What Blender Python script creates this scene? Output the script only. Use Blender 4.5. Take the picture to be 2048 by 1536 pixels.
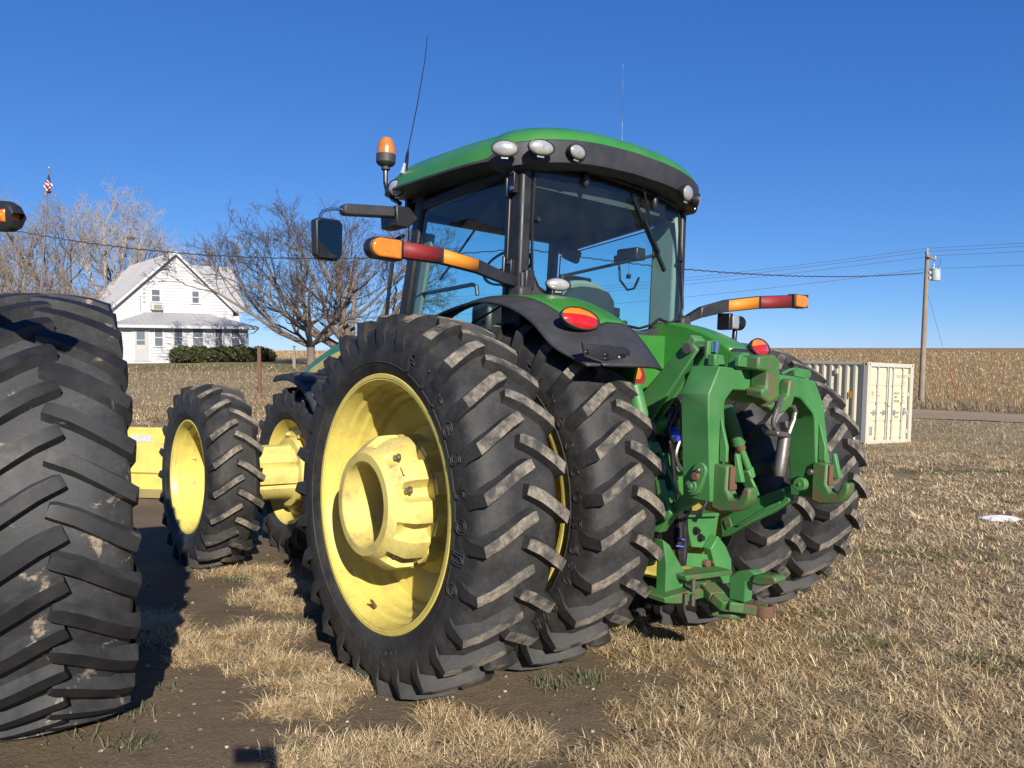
import bpy, math, random
import numpy as np
from mathutils import Vector, Matrix, noise as mnoise
for o in list(bpy.data.objects): bpy.data.objects.remove(o)
SC = bpy.context.scene
COL = SC.collection
rad = math.radians
random.seed(7); NR = np.random.default_rng(11)

# ---------------------------------------------------------------- camera, sky, sun, exposure
FPX, PITCH, EYE = 1576.6, 0.0454, 1.8525
cam = bpy.data.cameras.new('camera'); cam.sensor_width = 36; cam.lens = FPX/2048*36; cam.clip_start = .05; cam.clip_end = 3000
camo = bpy.data.objects.new('camera', cam); COL.objects.link(camo)
camo.location = (0, 0, EYE); camo.rotation_euler = (math.pi/2-PITCH, 0, 0)
SC.camera = camo
SUN_EL, SUN_AZ = rad(26.4), rad(18.6)      # light travels forward and to the left
world = bpy.data.worlds.new('World'); SC.world = world; world.use_nodes = True
wn = world.node_tree.nodes; wl = world.node_tree.links
sky = wn.new('ShaderNodeTexSky'); sky.sky_type = 'NISHITA'; sky.sun_disc = False
sky.sun_elevation = SUN_EL; sky.sun_rotation = rad(180)-SUN_AZ
sky.altitude = 500; sky.air_density = .6; sky.dust_density = .0; sky.ozone_density = 5
bg = wn['Background']; bg.inputs['Strength'].default_value = .103
# camera colour response on the whole sky: one power curve per channel
sp_ = wn.new('ShaderNodeSeparateColor'); cb_ = wn.new('ShaderNodeCombineColor'); wl.new(sky.outputs[0], sp_.inputs[0])
for i_, (k_, e_) in enumerate(((.46, 1.0), (.86, .76), (1.95, .52))):
    pw_ = wn.new('ShaderNodeMath'); pw_.operation = 'POWER'; pw_.inputs[1].default_value = e_; wl.new(sp_.outputs[i_], pw_.inputs[0])
    ml_ = wn.new('ShaderNodeMath'); ml_.operation = 'MULTIPLY'; ml_.inputs[1].default_value = k_; wl.new(pw_.outputs[0], ml_.inputs[0]); wl.new(ml_.outputs[0], cb_.inputs[i_])
wl.new(cb_.outputs[0], bg.inputs['Color'])
sl = bpy.data.lights.new('sun', 'SUN'); sl.energy = 5.0; sl.angle = rad(.53); sl.color = (1, .93, .82)
so = bpy.data.objects.new('sun', sl); COL.objects.link(so)
sd = Vector((math.sin(SUN_AZ)*math.cos(SUN_EL), -math.cos(SUN_AZ)*math.cos(SUN_EL), math.sin(SUN_EL)))
so.rotation_euler = sd.to_track_quat('Z', 'Y').to_euler()
so.location = (6, -12, 12)
vs = SC.view_settings; vs.view_transform = 'Standard'; vs.look = 'None'; vs.exposure = 0.60; vs.gamma = 1; vs.use_curve_mapping = False
SC.render.resolution_x, SC.render.resolution_y = 1024, 768

# ---------------------------------------------------------------- pixel helpers (photograph 2048 x 1536)
def ray(px, py):
    cx, cz = (px-1024)/FPX, -(py-768)/FPX
    c, s = math.cos(PITCH), math.sin(PITCH)
    return Vector((cx, c+s*cz, -s+c*cz))
def WP(px, py, depth):
    d = ray(px, py); return d*(depth/d.y)+Vector((0, 0, EYE))
TR_LOC = Vector((.5427, 5.0654, 0)); TR_ROT = (0.0, .0497, .681)
from mathutils import Euler
TR_M = Matrix.Translation(TR_LOC) @ Euler(TR_ROT).to_matrix().to_4x4(); TR_I = TR_M.inverted()
def TL(px, py, ax, val):
    """pixel -> point in the tractor's own frame on the plane coordinate[ax]=val"""
    o = TR_I @ Vector((0, 0, EYE)); d = TR_I.to_3x3() @ ray(px, py)
    return o+d*((val-o[ax])/d[ax])

# ---------------------------------------------------------------- mesh helpers
class MB:
    def __init__(s): s.v = []; s.f = []; s.m = []; s.M = None
    def add(s, vs, fs, mi=0):
        b = len(s.v)
        if s.M is not None: vs = [s.M @ Vector(p) for p in vs]
        s.v.extend([tuple(p) for p in vs]); s.f.extend([tuple(i+b for i in f) for f in fs])
        s.m.extend([mi]*len(fs) if isinstance(mi, int) else mi); return s
    def box(s, c, d, mi=0, R=None):
        vs = [Vector((x*d[0]/2, y*d[1]/2, z*d[2]/2)) for x in (-1, 1) for y in (-1, 1) for z in (-1, 1)]
        if R is not None: vs = [R @ p for p in vs]
        vs = [p+Vector(c) for p in vs]
        return s.add(vs, [(0, 1, 3, 2), (4, 6, 7, 5), (0, 4, 5, 1), (2, 3, 7, 6), (0, 2, 6, 4), (1, 5, 7, 3)], mi)
    def prism(s, poly, ax, a0, a1, mi=0):
        """poly in the two other axes (in x,y,z order), extruded along ax"""
        n = len(poly); vs = []
        for a in (a0, a1):
            for p in poly:
                q = [p[0], p[1]]; q.insert(ax, a); vs.append(q)
        ar = sum(poly[i][0]*poly[(i+1) % n][1]-poly[(i+1) % n][0]*poly[i][1] for i in range(n))
        flip = (ar > 0) ^ (a1 < a0) ^ (ax == 1)
        f0 = list(range(n)); f1 = list(range(n, 2*n)); sd = [(i, (i+1) % n, n+(i+1) % n, n+i) for i in range(n)]
        fs = [tuple(reversed(f0)), tuple(f1)]+sd
        if not flip: fs = [tuple(reversed(f)) for f in fs]
        return s.add(vs, fs, mi)
    def quadprism(s, a, b, t, mi=0):
        """loft between two equal polygons a and b (3-D)"""
        n = len(a); return s.add(list(a)+list(b), [tuple(reversed(range(n))), tuple(range(n, 2*n))]+[(i, (i+1) % n, n+(i+1) % n, n+i) for i in range(n)], mi)
    def tube(s, path, r, n=8, mi=0, cap=True, flat=None):
        path = [Vector(p) for p in path]; k = len(path)
        rs = r if isinstance(r, (list, tuple)) else [r]*k
        vs = []; u = None
        for i, p in enumerate(path):
            t = (path[min(i+1, k-1)]-path[max(i-1, 0)]).normalized()
            if u is None:
                u = t.orthogonal().normalized() if flat is None else Vector(flat)
            u = (u-t*u.dot(t)).normalized(); w = t.cross(u)
            for j in range(n):
                a = 2*math.pi*(j+.5)/n; vs.append(p+(u*math.cos(a)+w*math.sin(a))*rs[i])
        fs = [(i*n+j, i*n+(j+1) % n, (i+1)*n+(j+1) % n, (i+1)*n+j) for i in range(k-1) for j in range(n)]
        if cap: fs += [tuple(reversed(range(n))), tuple(range((k-1)*n, k*n))]
        return s.add(vs, fs, mi)
    def bar(s, a, b, w, h, up=(0, 0, 1), mi=0):
        """rectangular bar from a to b, w across, h along 'up'"""
        a, b = Vector(a), Vector(b); t = (b-a).normalized(); up = Vector(up); up = (up-t*up.dot(t)).normalized(); sd = t.cross(up)
        vs = [p+sd*(w/2*i)+up*(h/2*j) for p in (a, b) for i, j in ((-1, -1), (1, -1), (1, 1), (-1, 1))]
        return s.add(vs, [(3, 2, 1, 0), (4, 5, 6, 7), (0, 1, 5, 4), (1, 2, 6, 5), (2, 3, 7, 6), (3, 0, 4, 7)], mi)
    def lathe(s, prof, ax='x', c=(0, 0, 0), n=48, mi=0, rf=None, closed=False, mis=None):
        """prof: (a along axis, r); rf(i, ang, a, r) -> r; around axis through c"""
        k = len(prof); vs = []
        for i, (a, r) in enumerate(prof):
            for j in range(n):
                t = 2*math.pi*j/n; rr = rf(i, t, a, r) if rf else r
                p = {'x': (a, -rr*math.cos(t), rr*math.sin(t)), 'y': (rr*math.sin(t), a, rr*math.cos(t)), 'z': (rr*math.cos(t), rr*math.sin(t), a)}[ax]
                vs.append(Vector(p)+Vector(c))
        fs = []; ms = []
        for i in range(k if closed else k-1):
            i2 = (i+1) % k
            for j in range(n):
                fs.append((i*n+j, i*n+(j+1) % n, i2*n+(j+1) % n, i2*n+j)); ms.append(mis[i] if mis else mi)
        return s.add(vs, fs, ms)
    def disc(s, c, nrm, r, n=16, mi=0, th=.01, r2=None):
        nrm = Vector(nrm).normalized(); return s.tube([Vector(c)-nrm*th/2, Vector(c)+nrm*th/2], [r, r2 or r], n, mi)
    def grid(s, rows, mi=0, mf=None, closeu=False):
        k = len(rows); n = len(rows[0]); vs = [p for r in rows for p in r]; fs = []; ms = []
        for i in range(k-1):
            for j in range(n if closeu else n-1):
                fs.append((i*n+j, i*n+(j+1) % n, (i+1)*n+(j+1) % n, (i+1)*n+j)); ms.append(mf(i, j) if mf else mi)
        return s.add(vs, fs, ms)
    def mesh(s, name, mats, smooth=35):
        me = bpy.data.meshes.new(name); me.from_pydata(s.v, [], s.f)
        for m in (mats if isinstance(mats, (list, tuple)) else [mats]): me.materials.append(m)
        me.polygons.foreach_set('material_index', s.m)
        if smooth:
            me.polygons.foreach_set('use_smooth', [True]*len(s.f))
            me.set_sharp_from_angle(angle=rad(smooth))
        me.update(); return me
    def build(s, name, mats, parent=None, smooth=35, bevel=0, seg=2, solid=0, loc=None, rot=None, fixn=False):
        me = s.mesh(name, mats, smooth)
        if fixn: recalc(me)
        return obj(name, me, parent, bevel, seg, solid, loc, rot)
def recalc(me):
    import bmesh
    bm = bmesh.new(); bm.from_mesh(me); bmesh.ops.recalc_face_normals(bm, faces=bm.faces); bm.to_mesh(me); bm.free()
def obj(name, me, parent=None, bevel=0, seg=2, solid=0, loc=None, rot=None):
    o = bpy.data.objects.new(name, me); COL.objects.link(o)
    if parent: o.parent = parent
    if loc is not None: o.location = loc
    if rot is not None: o.rotation_euler = rot
    if solid:
        m = o.modifiers.new('solid', 'SOLIDIFY'); m.thickness = solid; m.offset = 0
    if bevel:
        m = o.modifiers.new('bevel', 'BEVEL'); m.width = bevel; m.segments = seg; m.limit_method = 'ANGLE'; m.angle_limit = rad(32); m.harden_normals = False
    return o
def empty(name, loc=(0, 0, 0), rot=(0, 0, 0), parent=None):
    o = bpy.data.objects.new(name, None); COL.objects.link(o); o.location = loc; o.rotation_euler = rot; o.empty_display_size = .1
    if parent: o.parent = parent
    return o
def tag(o, label, cat=None, group=None, kind=None):
    if label: o['label'] = label
    if cat: o['category'] = cat
    if group: o['group'] = group
    if kind: o['kind'] = kind
    return o
def copy_tree(o, parent=None, name=None):
    c = o.copy(); COL.objects.link(c); c.parent = parent
    for ch in list(o.children): copy_tree(ch, c)
    return c
def big_mesh(name, V, F, mats, smooth=False, col=None, mi=None):
    """numpy verts (n,3), faces (m,k)"""
    V = np.asarray(V, dtype=np.float32); F = np.asarray(F, dtype=np.int32)
    me = bpy.data.meshes.new(name); k = F.shape[1]
    me.vertices.add(len(V)); me.vertices.foreach_set('co', V.ravel())
    me.loops.add(F.size); me.loops.foreach_set('vertex_index', F.ravel())
    me.polygons.add(len(F)); me.polygons.foreach_set('loop_start', np.arange(0, F.size, k, dtype=np.int32))
    if smooth: me.polygons.foreach_set('use_smooth', np.ones(len(F), dtype=bool))
    for m in (mats if isinstance(mats, (list, tuple)) else [mats]): me.materials.append(m)
    if mi is not None: me.polygons.foreach_set('material_index', np.asarray(mi, dtype=np.int32))
    me.update(calc_edges=True)
    if col is not None:
        a = me.color_attributes.new('tint', 'FLOAT_COLOR', 'POINT')
        c = np.ones((len(V), 4), dtype=np.float32); c[:, :col.shape[1]] = col; a.data.foreach_set('color', c.ravel())
    return me
def text_mesh(body, size, extrude=.002, bevel=0, outline=False, align='CENTER', shear=0, sx=1):
    cu = bpy.data.curves.new('lettering', 'FONT'); cu.body = body; cu.size = size; cu.align_x = align; cu.align_y = 'CENTER'; cu.shear = shear
    cu.resolution_u = 3
    if outline: cu.fill_mode = 'NONE'; cu.bevel_depth = bevel; cu.bevel_resolution = 0
    else: cu.extrude = extrude
    o = bpy.data.objects.new('tmp', cu); COL.objects.link(o)
    dg = bpy.context.evaluated_depsgraph_get()
    me = bpy.data.meshes.new_from_object(o.evaluated_get(dg))
    bpy.data.objects.remove(o); bpy.data.curves.remove(cu)
    if sx != 1:
        for v in me.vertices: v.co.x *= sx
    return me

# ---------------------------------------------------------------- materials
def new_mat(name):
    m = bpy.data.materials.new(name); m.use_nodes = True
    return m, m.node_tree.nodes, m.node_tree.links, m.node_tree.nodes['Principled BSDF']
def mixrgb(n, l, fac, a, b, bt='MIX'):
    x = n.new('ShaderNodeMix'); x.data_type = 'RGBA'; x.blend_type = bt
    for sock, v in ((x.inputs[0], fac), (x.inputs[6], a), (x.inputs[7], b)):
        if hasattr(v, 'is_output'): l.new(v, sock)
        elif isinstance(v, (int, float)): sock.default_value = v
        else: sock.default_value = (*v[:3], 1)
    return x.outputs[2]
def ramp(n, l, src, lo, hi, a=0, b=1):
    r = n.new('ShaderNodeMapRange'); r.inputs[1].default_value = lo; r.inputs[2].default_value = hi; r.inputs[3].default_value = a; r.inputs[4].default_value = b
    l.new(src, r.inputs[0]); return r.outputs[0]
def nz(n, l, scale, detail=5, rough=.6, vec=None, dist=0):
    t = n.new('ShaderNodeTexNoise'); t.inputs['Scale'].default_value = scale; t.inputs['Detail'].default_value = detail; t.inputs['Roughness'].default_value = rough; t.inputs['Distortion'].default_value = dist
    if vec is not None: l.new(vec, t.inputs['Vector'])
    return t.outputs['Fac']
def coords(n, l, scale=(1, 1, 1), kind='Object'):
    c = n.new('ShaderNodeTexCoord'); mp = n.new('ShaderNodeMapping'); mp.inputs['Scale'].default_value = scale
    l.new(c.outputs[kind], mp.inputs['Vector']); return mp.outputs[0]
def mul(n, l, a, b, op='MULTIPLY'):
    x = n.new('ShaderNodeMath'); x.operation = op
    for s, v in ((x.inputs[0], a), (x.inputs[1], b)):
        if hasattr(v, 'is_output'): l.new(v, s)
        else: s.default_value = v
    return x.outputs[0]
def bump(n, l, p, h, strength=.3, dist=.01):
    b = n.new('ShaderNodeBump'); b.inputs['Strength'].default_value = strength; b.inputs['Distance'].default_value = dist
    l.new(h, b.inputs['Height']); l.new(b.outputs[0], p.inputs['Normal'])
def mat(name, col, rough=.5, dirt=None, dirt_amt=.0, dscale=3, fine=40, bumps=0, bscale=60, metal=0, wear=None, wear_w=.006, wear_amt=.6, coat=0, tint=.15, spec=.5, lo=.45, hi=.75, mud=None, mudlo=.62, mudhi=.66, mudscale=5):
    KA = .78
    col, dirt, mud, wear = [None if q_ is None else [c_*KA for c_ in q_] for q_ in (col, dirt, mud, wear)]
    m, n, l, p = new_mat(name); v = coords(n, l)
    base = mixrgb(n, l, ramp(n, l, nz(n, l, dscale*.5, 3, .5, v), .3, .7), [c*(1-tint) for c in col], [min(1, c*(1+tint)) for c in col])
    r = None
    if dirt:
        a = ramp(n, l, nz(n, l, dscale, 6, .65, v), lo, hi); b = ramp(n, l, nz(n, l, fine, 4, .7, v), .35, .65)
        fac = mul(n, l, mul(n, l, a, mul(n, l, mul(n, l, b, .6), .4, 'ADD')), dirt_amt)
        base = mixrgb(n, l, fac, base, dirt)
    if mud:
        a = ramp(n, l, nz(n, l, mudscale, 8, .7, v, .4), mudlo, mudhi); base = mixrgb(n, l, a, base, mud)
    if wear:
        bv = n.new('ShaderNodeBevel'); bv.samples = 3; bv.inputs['Radius'].default_value = wear_w
        g = n.new('ShaderNodeNewGeometry'); d = n.new('ShaderNodeVectorMath'); d.operation = 'DOT_PRODUCT'
        l.new(bv.outputs[0], d.inputs[0]); l.new(g.outputs['Normal'], d.inputs[1])
        e = ramp(n, l, d.outputs['Value'], .96, .80); q = ramp(n, l, nz(n, l, 14, 6, .7, v), .46, .60)
        base = mixrgb(n, l, mul(n, l, mul(n, l, e, q), wear_amt), base, wear)
    l.new(base, p.inputs['Base Color']); p.inputs['Metallic'].default_value = metal
    p.inputs['Specular IOR Level'].default_value = spec
    l.new(ramp(n, l, nz(n, l, dscale*2, 4, .6, v), .3, .7, max(.03, rough-.08), min(1, rough+.1)), p.inputs['Roughness'])
    if coat: p.inputs['Coat Weight'].default_value = coat; p.inputs['Coat Roughness'].default_value = .15
    if bumps: bump(n, l, p, nz(n, l, bscale, 5, .65, v), bumps, .004)
    return m
GREEN = (.044, .235, .036)
M = {}
M['green'] = mat('green_paint', GREEN, .34, (.16, .17, .10), .35, 4, 50, coat=.25, tint=.12)
M['green_worn'] = mat('worn_green_paint', (.056, .235, .062), .52, (.16, .15, .10), .5, 5, 60, bumps=.12, bscale=40, wear=(.26, .24, .16), wear_amt=.75, wear_w=.006, tint=.22, mud=(.17, .11, .07), mudlo=.645, mudhi=.69, mudscale=13)
M['green_olive'] = mat('scuffed_green_paint', (.055, .17, .042), .55, (.15, .115, .07), .8, 9, 60, bumps=.3, bscale=30, wear=(.24, .17, .12), wear_amt=.9, wear_w=.012, mud=(.17, .10, .062), mudlo=.53, mudhi=.60, mudscale=11)
M['yellow'] = mat('yellow_paint', (.80, .66, .15), .45, (.36, .26, .11), .8, 6, 40, coat=.15, tint=.07, bumps=.05, bscale=70)
M['yellow_cast'] = mat('yellow_cast_paint', (.78, .65, .19), .62, (.33, .23, .10), 1.0, 8, 50, bumps=.25, bscale=45, tint=.07, wear=(.30, .18, .07), wear_amt=.45, wear_w=.006)
M['rubber'] = mat('tyre_rubber', (.022, .022, .023), .64, (.10, .094, .085), .6, 6, 45, bumps=.45, bscale=70, tint=.25, spec=.4, lo=.35, hi=.7)
M['lugtop'] = mat('worn_lug_rubber', (.075, .071, .065), .85, (.40, .34, .26), 1.0, 10, 60, bumps=.7, bscale=40, tint=.35, spec=.25, lo=.40, hi=.62)
M['rubber2'] = mat('dusty_tyre_rubber', (.030, .031, .033), .6, (.085, .085, .086), .75, 5, 30, bumps=.3, bscale=50, tint=.2, spec=.4, lo=.35, hi=.65, mud=(.32, .26, .19), mudlo=.60, mudhi=.66, mudscale=6)
M['lugtop2'] = mat('clean_lug_rubber', (.014, .014, .015), .55, (.05, .045, .04), .5, 6, 40, bumps=.15, bscale=40, tint=.2, spec=.4)
M['plastic'] = mat('black_plastic', (.018, .018, .02), .46, (.06, .06, .06), .5, 4, 60, bumps=.12, bscale=220, tint=.2)
M['plastic_grey'] = mat('weathered_black_plastic', (.034, .034, .038), .55, (.085, .08, .08), .7, 3, 60, bumps=.15, bscale=160, tint=.2)
M['black_metal'] = mat('black_paint', (.012, .012, .013), .35, (.05, .048, .045), .4, 5, 60)
M['hose'] = mat('rubber_hose', (.012, .012, .013), .5, (.06, .055, .05), .4, 9, 60)
M['steel'] = mat('bare_steel', (.33, .29, .25), .38, (.10, .07, .045), .8, 9, 50, metal=.8, bumps=.2, bscale=50)
M['rust'] = mat('rusty_steel', (.17, .085, .05), .8, (.08, .045, .03), .8, 9, 60, bumps=.4, bscale=50)
M['chrome'] = mat('chrome', (.7, .7, .7), .15, metal=1)
M['trim'] = mat('cab_trim', (.30, .33, .28), .7, (.1, .1, .09), .3, 4, 30)
M['headliner'] = mat('cab_headliner', (.085, .085, .08), .9, (.05, .05, .05), .4, 4, 30)
M['seat'] = mat('seat_fabric', (.035, .037, .04), .9, (.07, .07, .07), .4, 9, 80, bumps=.2, bscale=200)
M['screen'] = mat('screen_glass', (.01, .01, .012), .15)
M['orange'] = mat('orange_reflector', (.85, .20, .01), .5, tint=.05); 
M['red_tape'] = mat('red_reflector', (.26, .02, .022), .6, (.14, .03, .03), .3, 20, 60, tint=.1)
M['amber_tape'] = mat('amber_reflector', (.80, .28, .02), .6, tint=.06)
def lens(name, col, rough=.08, transl=.35, bs=120, emis=0):
    m, n, l, p = new_mat(name); v = coords(n, l)
    w = n.new('ShaderNodeTexWave'); w.inputs['Scale'].default_value = bs; l.new(v, w.inputs['Vector'])
    l.new(mixrgb(n, l, ramp(n, l, nz(n, l, 25, 3, .5, v), .3, .7), [c*.75 for c in col], col), p.inputs['Base Color'])
    p.inputs['Roughness'].default_value = rough; p.inputs['Coat Weight'].default_value = .6; p.inputs['Coat Roughness'].default_value = .06
    bump(n, l, p, w.outputs['Fac'], .08, .003); return m
M['amber'] = lens('amber_lens', (.75, .20, .008), .12)
M['redlens'] = lens('red_lens', (.50, .012, .012), .12)
M['clear'] = lens('clear_lens', (.62, .61, .57), .18, bs=40); M['clear'].node_tree.nodes['Principled BSDF'].inputs['Metallic'].default_value = .5
def glass_mat(name, tint, refl=1.0, haze=.0):
    m, n, l, p = new_mat(name); n.remove(p); v = coords(n, l)
    tr = n.new('ShaderNodeBsdfTransparent'); tr.inputs[0].default_value = (*tint, 1)
    gl = n.new('ShaderNodeBsdfGlossy'); gl.inputs['Roughness'].default_value = .02; gl.inputs[0].default_value = (.9, .95, 1, 1)
    df = n.new('ShaderNodeBsdfDiffuse'); df.inputs[0].default_value = (.45, .45, .42, 1)
    fr = n.new('ShaderNodeLayerWeight'); fr.inputs['Blend'].default_value = .5
    fq = mul(n, l, mul(n, l, mul(n, l, fr.outputs['Facing'], 4.0, 'POWER'), .8), .045, 'ADD')
    mx = n.new('ShaderNodeMixShader'); l.new(fq, mx.inputs[0]); l.new(tr.outputs[0], mx.inputs[1]); l.new(gl.outputs[0], mx.inputs[2])
    m2 = n.new('ShaderNodeMixShader'); sp = ramp(n, l, nz(n, l, 90, 4, .7, v), .60, .72); bd = ramp(n, l, nz(n, l, 5, 4, .6, v), .35, .75, .25, 1)
    l.new(mul(n, l, mul(n, l, mul(n, l, sp, .8), .2, 'ADD'), mul(n, l, bd, haze)), m2.inputs[0]); l.new(mx.outputs[0], m2.inputs[1]); l.new(df.outputs[0], m2.inputs[2])
    l.new(m2.outputs[0], n['Material Output'].inputs['Surface']); return m
M['cabglass'] = glass_mat('tinted_cab_glass', (.68, .88, .89), haze=.10)
M['cabglass_front'] = glass_mat('tinted_front_glass', (.62, .90, .90), haze=.02)
M['mirror'] = mat('mirror_glass', (.09, .10, .10), .06, metal=1, dirt=(.05, .05, .05), dirt_amt=.3)
M['winglass'] = mat('window_glass', (.16, .18, .21), .08, spec=.8, tint=.3, dscale=.8)
M['siding'] = mat('white_siding', (.62, .62, .635), .5, (.50, .51, .55), .5, .35, 3, tint=.03)
M['white'] = mat('white_paint', (.64, .64, .64), .45, tint=.03)
M['metalroof'] = mat('galvanised_roof', (.50, .49, .49), .5, (.38, .36, .35), .6, .8, 10, metal=.15, tint=.06)
M['bark'] = mat('grey_bark', (.20, .16, .125), .9, (.085, .068, .055), .8, 2.5, 14, bumps=.6, bscale=14)
M['twig'] = mat('bare_twigs', (.105, .082, .072), .9, (.07, .056, .05), .5, 1, 8)
M['bark_pale'] = mat('pale_bark', (.42, .37, .32), .9, (.24, .21, .18), .6, 1, 8)
M['twig_pale'] = mat('pale_twigs', (.46, .40, .34), .9, (.32, .27, .23), .6, 1, 8)
M['twig_brown'] = mat('brown_twigs', (.33, .26, .20), .9, (.22, .17, .13), .6, 1, 8)
M['wood'] = mat('weathered_wood', (.31, .25, .185), .85, (.13, .105, .085), .6, 3, 30, bumps=.4, bscale=20)
M['cream'] = mat('cream_paint', (.72, .655, .44), .5, (.46, .40, .27), .45, 1.5, 20, tint=.03)
M['cream_frame'] = mat('grey_cream_frame', (.58, .56, .47), .5, (.40, .37, .29), .4, 1.5, 20, tint=.03)
M['galv'] = mat('galvanised_steel', (.55, .57, .60), .4, metal=.5)
M['ink'] = mat('black_ink', (.06, .055, .05), .7)
M['ink_soft'] = mat('faded_ink', (.30, .28, .22), .7)
M['wire'] = mat('cable', (.04, .04, .045), .6)
M['wire_thin'] = mat('line_wire', (.16, .18, .22), .6)
M['ceramic'] = mat('grey_enamel', (.55, .60, .60), .4)
M['snow'] = mat('snow', (.85, .86, .9), .8, bumps=.5, bscale=20)
M['blue'] = mat('blue_plastic', (.02, .05, .45), .4)
M['violet'] = mat('violet_plastic', (.05, .03, .14), .4)
def tint_mat(name, rough=.9, gain=1.0, transl=0):
    m, n, l, p = new_mat(name); a = n.new('ShaderNodeVertexColor'); a.layer_name = 'tint'
    ac_ = mixrgb(n, l, 1.0, a.outputs['Color'], (1.0, .96, .83), 'MULTIPLY'); l.new(ac_, p.inputs['Base Color']); p.inputs['Roughness'].default_value = rough; p.inputs['Specular IOR Level'].default_value = .2
    if transl:
        t = n.new('ShaderNodeBsdfTranslucent'); l.new(ac_, t.inputs[0]); mx = n.new('ShaderNodeMixShader'); mx.inputs[0].default_value = transl
        l.new(p.outputs[0], mx.inputs[1]); l.new(t.outputs[0], mx.inputs[2]); l.new(mx.outputs[0], n['Material Output'].inputs['Surface'])
    return m
M['blade'] = tint_mat('dry_grass_blades', .8, transl=.15)
M['needles'] = tint_mat('evergreen_sprigs', .7)
# ---------------------------------------------------------------- terrain
def sstep(a, b, x):
    t = np.clip((x-a)/(b-a), 0, 1); return t*t*(3-2*t)
LY = [-400, 0, 6, 10, 25, 47, 60, 100, 150, 175, 500, 3000]; LZ = [.1, .1, .1, .15, .37, .88, .95, 1.1, 1.28, 1.28, .3, -12]
RY = [-400, 0, 10, 15, 24.3, 26, 36, 41, 46, 60, 150, 180, 500, 3000]; RZ = [.0, -.1, -.36, -.65, -1.12, -1.22, -1.42, -1.40, -1.27, -.95, 1.85, 1.9, .6, -12]
def wob(x, y, s, seed=0.0):
    return (np.sin(x*s+1.3+seed)*np.cos(y*s*1.17+.4+seed)+.5*np.sin(x*s*2.3+2.1+seed*2+y*s*.7)*np.cos(y*s*1.9-.8)+.35*np.sin((x*.8-y*1.1)*s*4.1+seed))/1.85
def height(x, y, rough=True):
    x = np.asarray(x, float); y = np.asarray(y, float)
    plane = -.0497*((x-.5427)*.777+(y-5.0654)*.63)
    plane = np.clip(plane, -1.2, .5)
    q = x/np.maximum(np.abs(y), 4); t = sstep(-.30, .36, q)
    prof = np.interp(y, LY, LZ)*(1-t)+np.interp(y, RY, RZ)*t
    w = sstep(7, 16, y); z = plane*(1-w)+prof*w
    d = np.hypot(x, y)
    if rough:
        far = sstep(6, 14, d)
        z = z+.015*wob(x, y, 2.3)*(1-far)+.011*wob(x, y, 7.0, 2)*(1-far)+far*.03*wob(x, y, .55, 1)
    return z
def H(x, y): return float(height(x, y))
def GH(px, py):
    d = ray(px, py); lo = .5
    o = Vector((0, 0, EYE)); t = 1.0
    for i in range(4000):
        p = o+d*t
        if p.z < H(p.x, p.y): return p
        t *= 1.004
    return p
# bare mud on the left, straw elsewhere; clumps given by where they stand
def blob(x, y, c, rx, ry): return np.exp(-(((x-c[0])/rx)**2+((y-c[1])/ry)**2)*1.2)
CL = [(GH(px, py), rx, ry) for px, py, rx, ry in ((340, 1270, .34, .22), (450, 1310, .45, .20), (560, 1330, .35, .16), (640, 1370, .34, .15), (530, 1270, .3, .22), (690, 1375, .22, .10),
      (560, 1425, .20, .07), (640, 1410, .16, .06), (700, 1500, .28, .14), (790, 1515, .25, .14), (640, 1530, .25, .1), (900, 1440, .20, .10), (960, 1480, .3, .16), (560, 1215, .30, .14), (600, 1180, .35, .18), (520, 1150, .5, .2),
      (500, 1195, .25, .08), (250, 1255, .4, .3), (180, 1300, .3, .3), (1010, 1500, .3, .2))]
MUD = [(GH(px, py), rx, ry) for px, py, rx, ry in ((1250, 1350, .42, .22), (1130, 1390, .35, .15), (1200, 1470, .35, .13), (1060, 1440, .2, .1), (1560, 1330, .12, .08), (1790, 1450, .12, .1), (1720, 1400, .1, .06), (1620, 1420, .07, .05), (1500, 1490, .12, .07), (1900, 1380, .09, .1), (1400, 1330, .1, .06))]
def cover(x, y):
    x = np.asarray(x, float); y = np.asarray(y, float)
    # line that divides mud (left) from straw (right)
    e = x-(-.02+.09*y)+.22*wob(x, y, 1.9, 3)
    c = sstep(-.12, .25, e)*(.78+.22*wob(x, y, 3.0, 5))
    for p, rx, ry in CL: c = np.maximum(c, 1.15*blob(x, y, p, rx*.66, ry*.66)*(.70+.45*wob(x, y, 9, 7)))
    for p, rx, ry in MUD: c = c*(1-.92*blob(x, y, p, rx, ry)*(.85+.3*wob(x, y, 6, 2)))
    f = sstep(8.5, 12, y); farc = .80+.30*wob(x, y, .8, 9)
    c = c*(1-f)+farc*f
    behind = sstep(1.6, .6, y)*sstep(1.6, .8, np.abs(x)); c = c*(1-behind)+.5*behind
    return np.clip(c, 0, 1)
ROAD = [(21.5-5.05, 42+4.2, 35.6+5.0), (21.5, 42, 35.6), (25.3, 38.9, 32.9), (40, 27.2, 21.4)]
RD = Vector((.775, -.632)); RC0 = Vector((20.2, 38.9))     # road centre line
def road_dist(x, y): return (x-RC0.x)*.632+(y-RC0.y)*.775
NA, NRG = 480, 330
rr = np.concatenate([[0.0], np.geomspace(.35, 2600, NRG)]); aa = np.linspace(0, 2*math.pi, NA, endpoint=False)
RR, AA = np.meshgrid(rr, aa, indexing='ij'); X = RR*np.sin(AA); Y = RR*np.cos(AA); Z = height(X, Y)
V = np.stack([X, Y, Z], -1).reshape(-1, 3)
i, j = np.meshgrid(np.arange(NRG), np.arange(NA), indexing='ij'); j2 = (j+1) % NA
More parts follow.
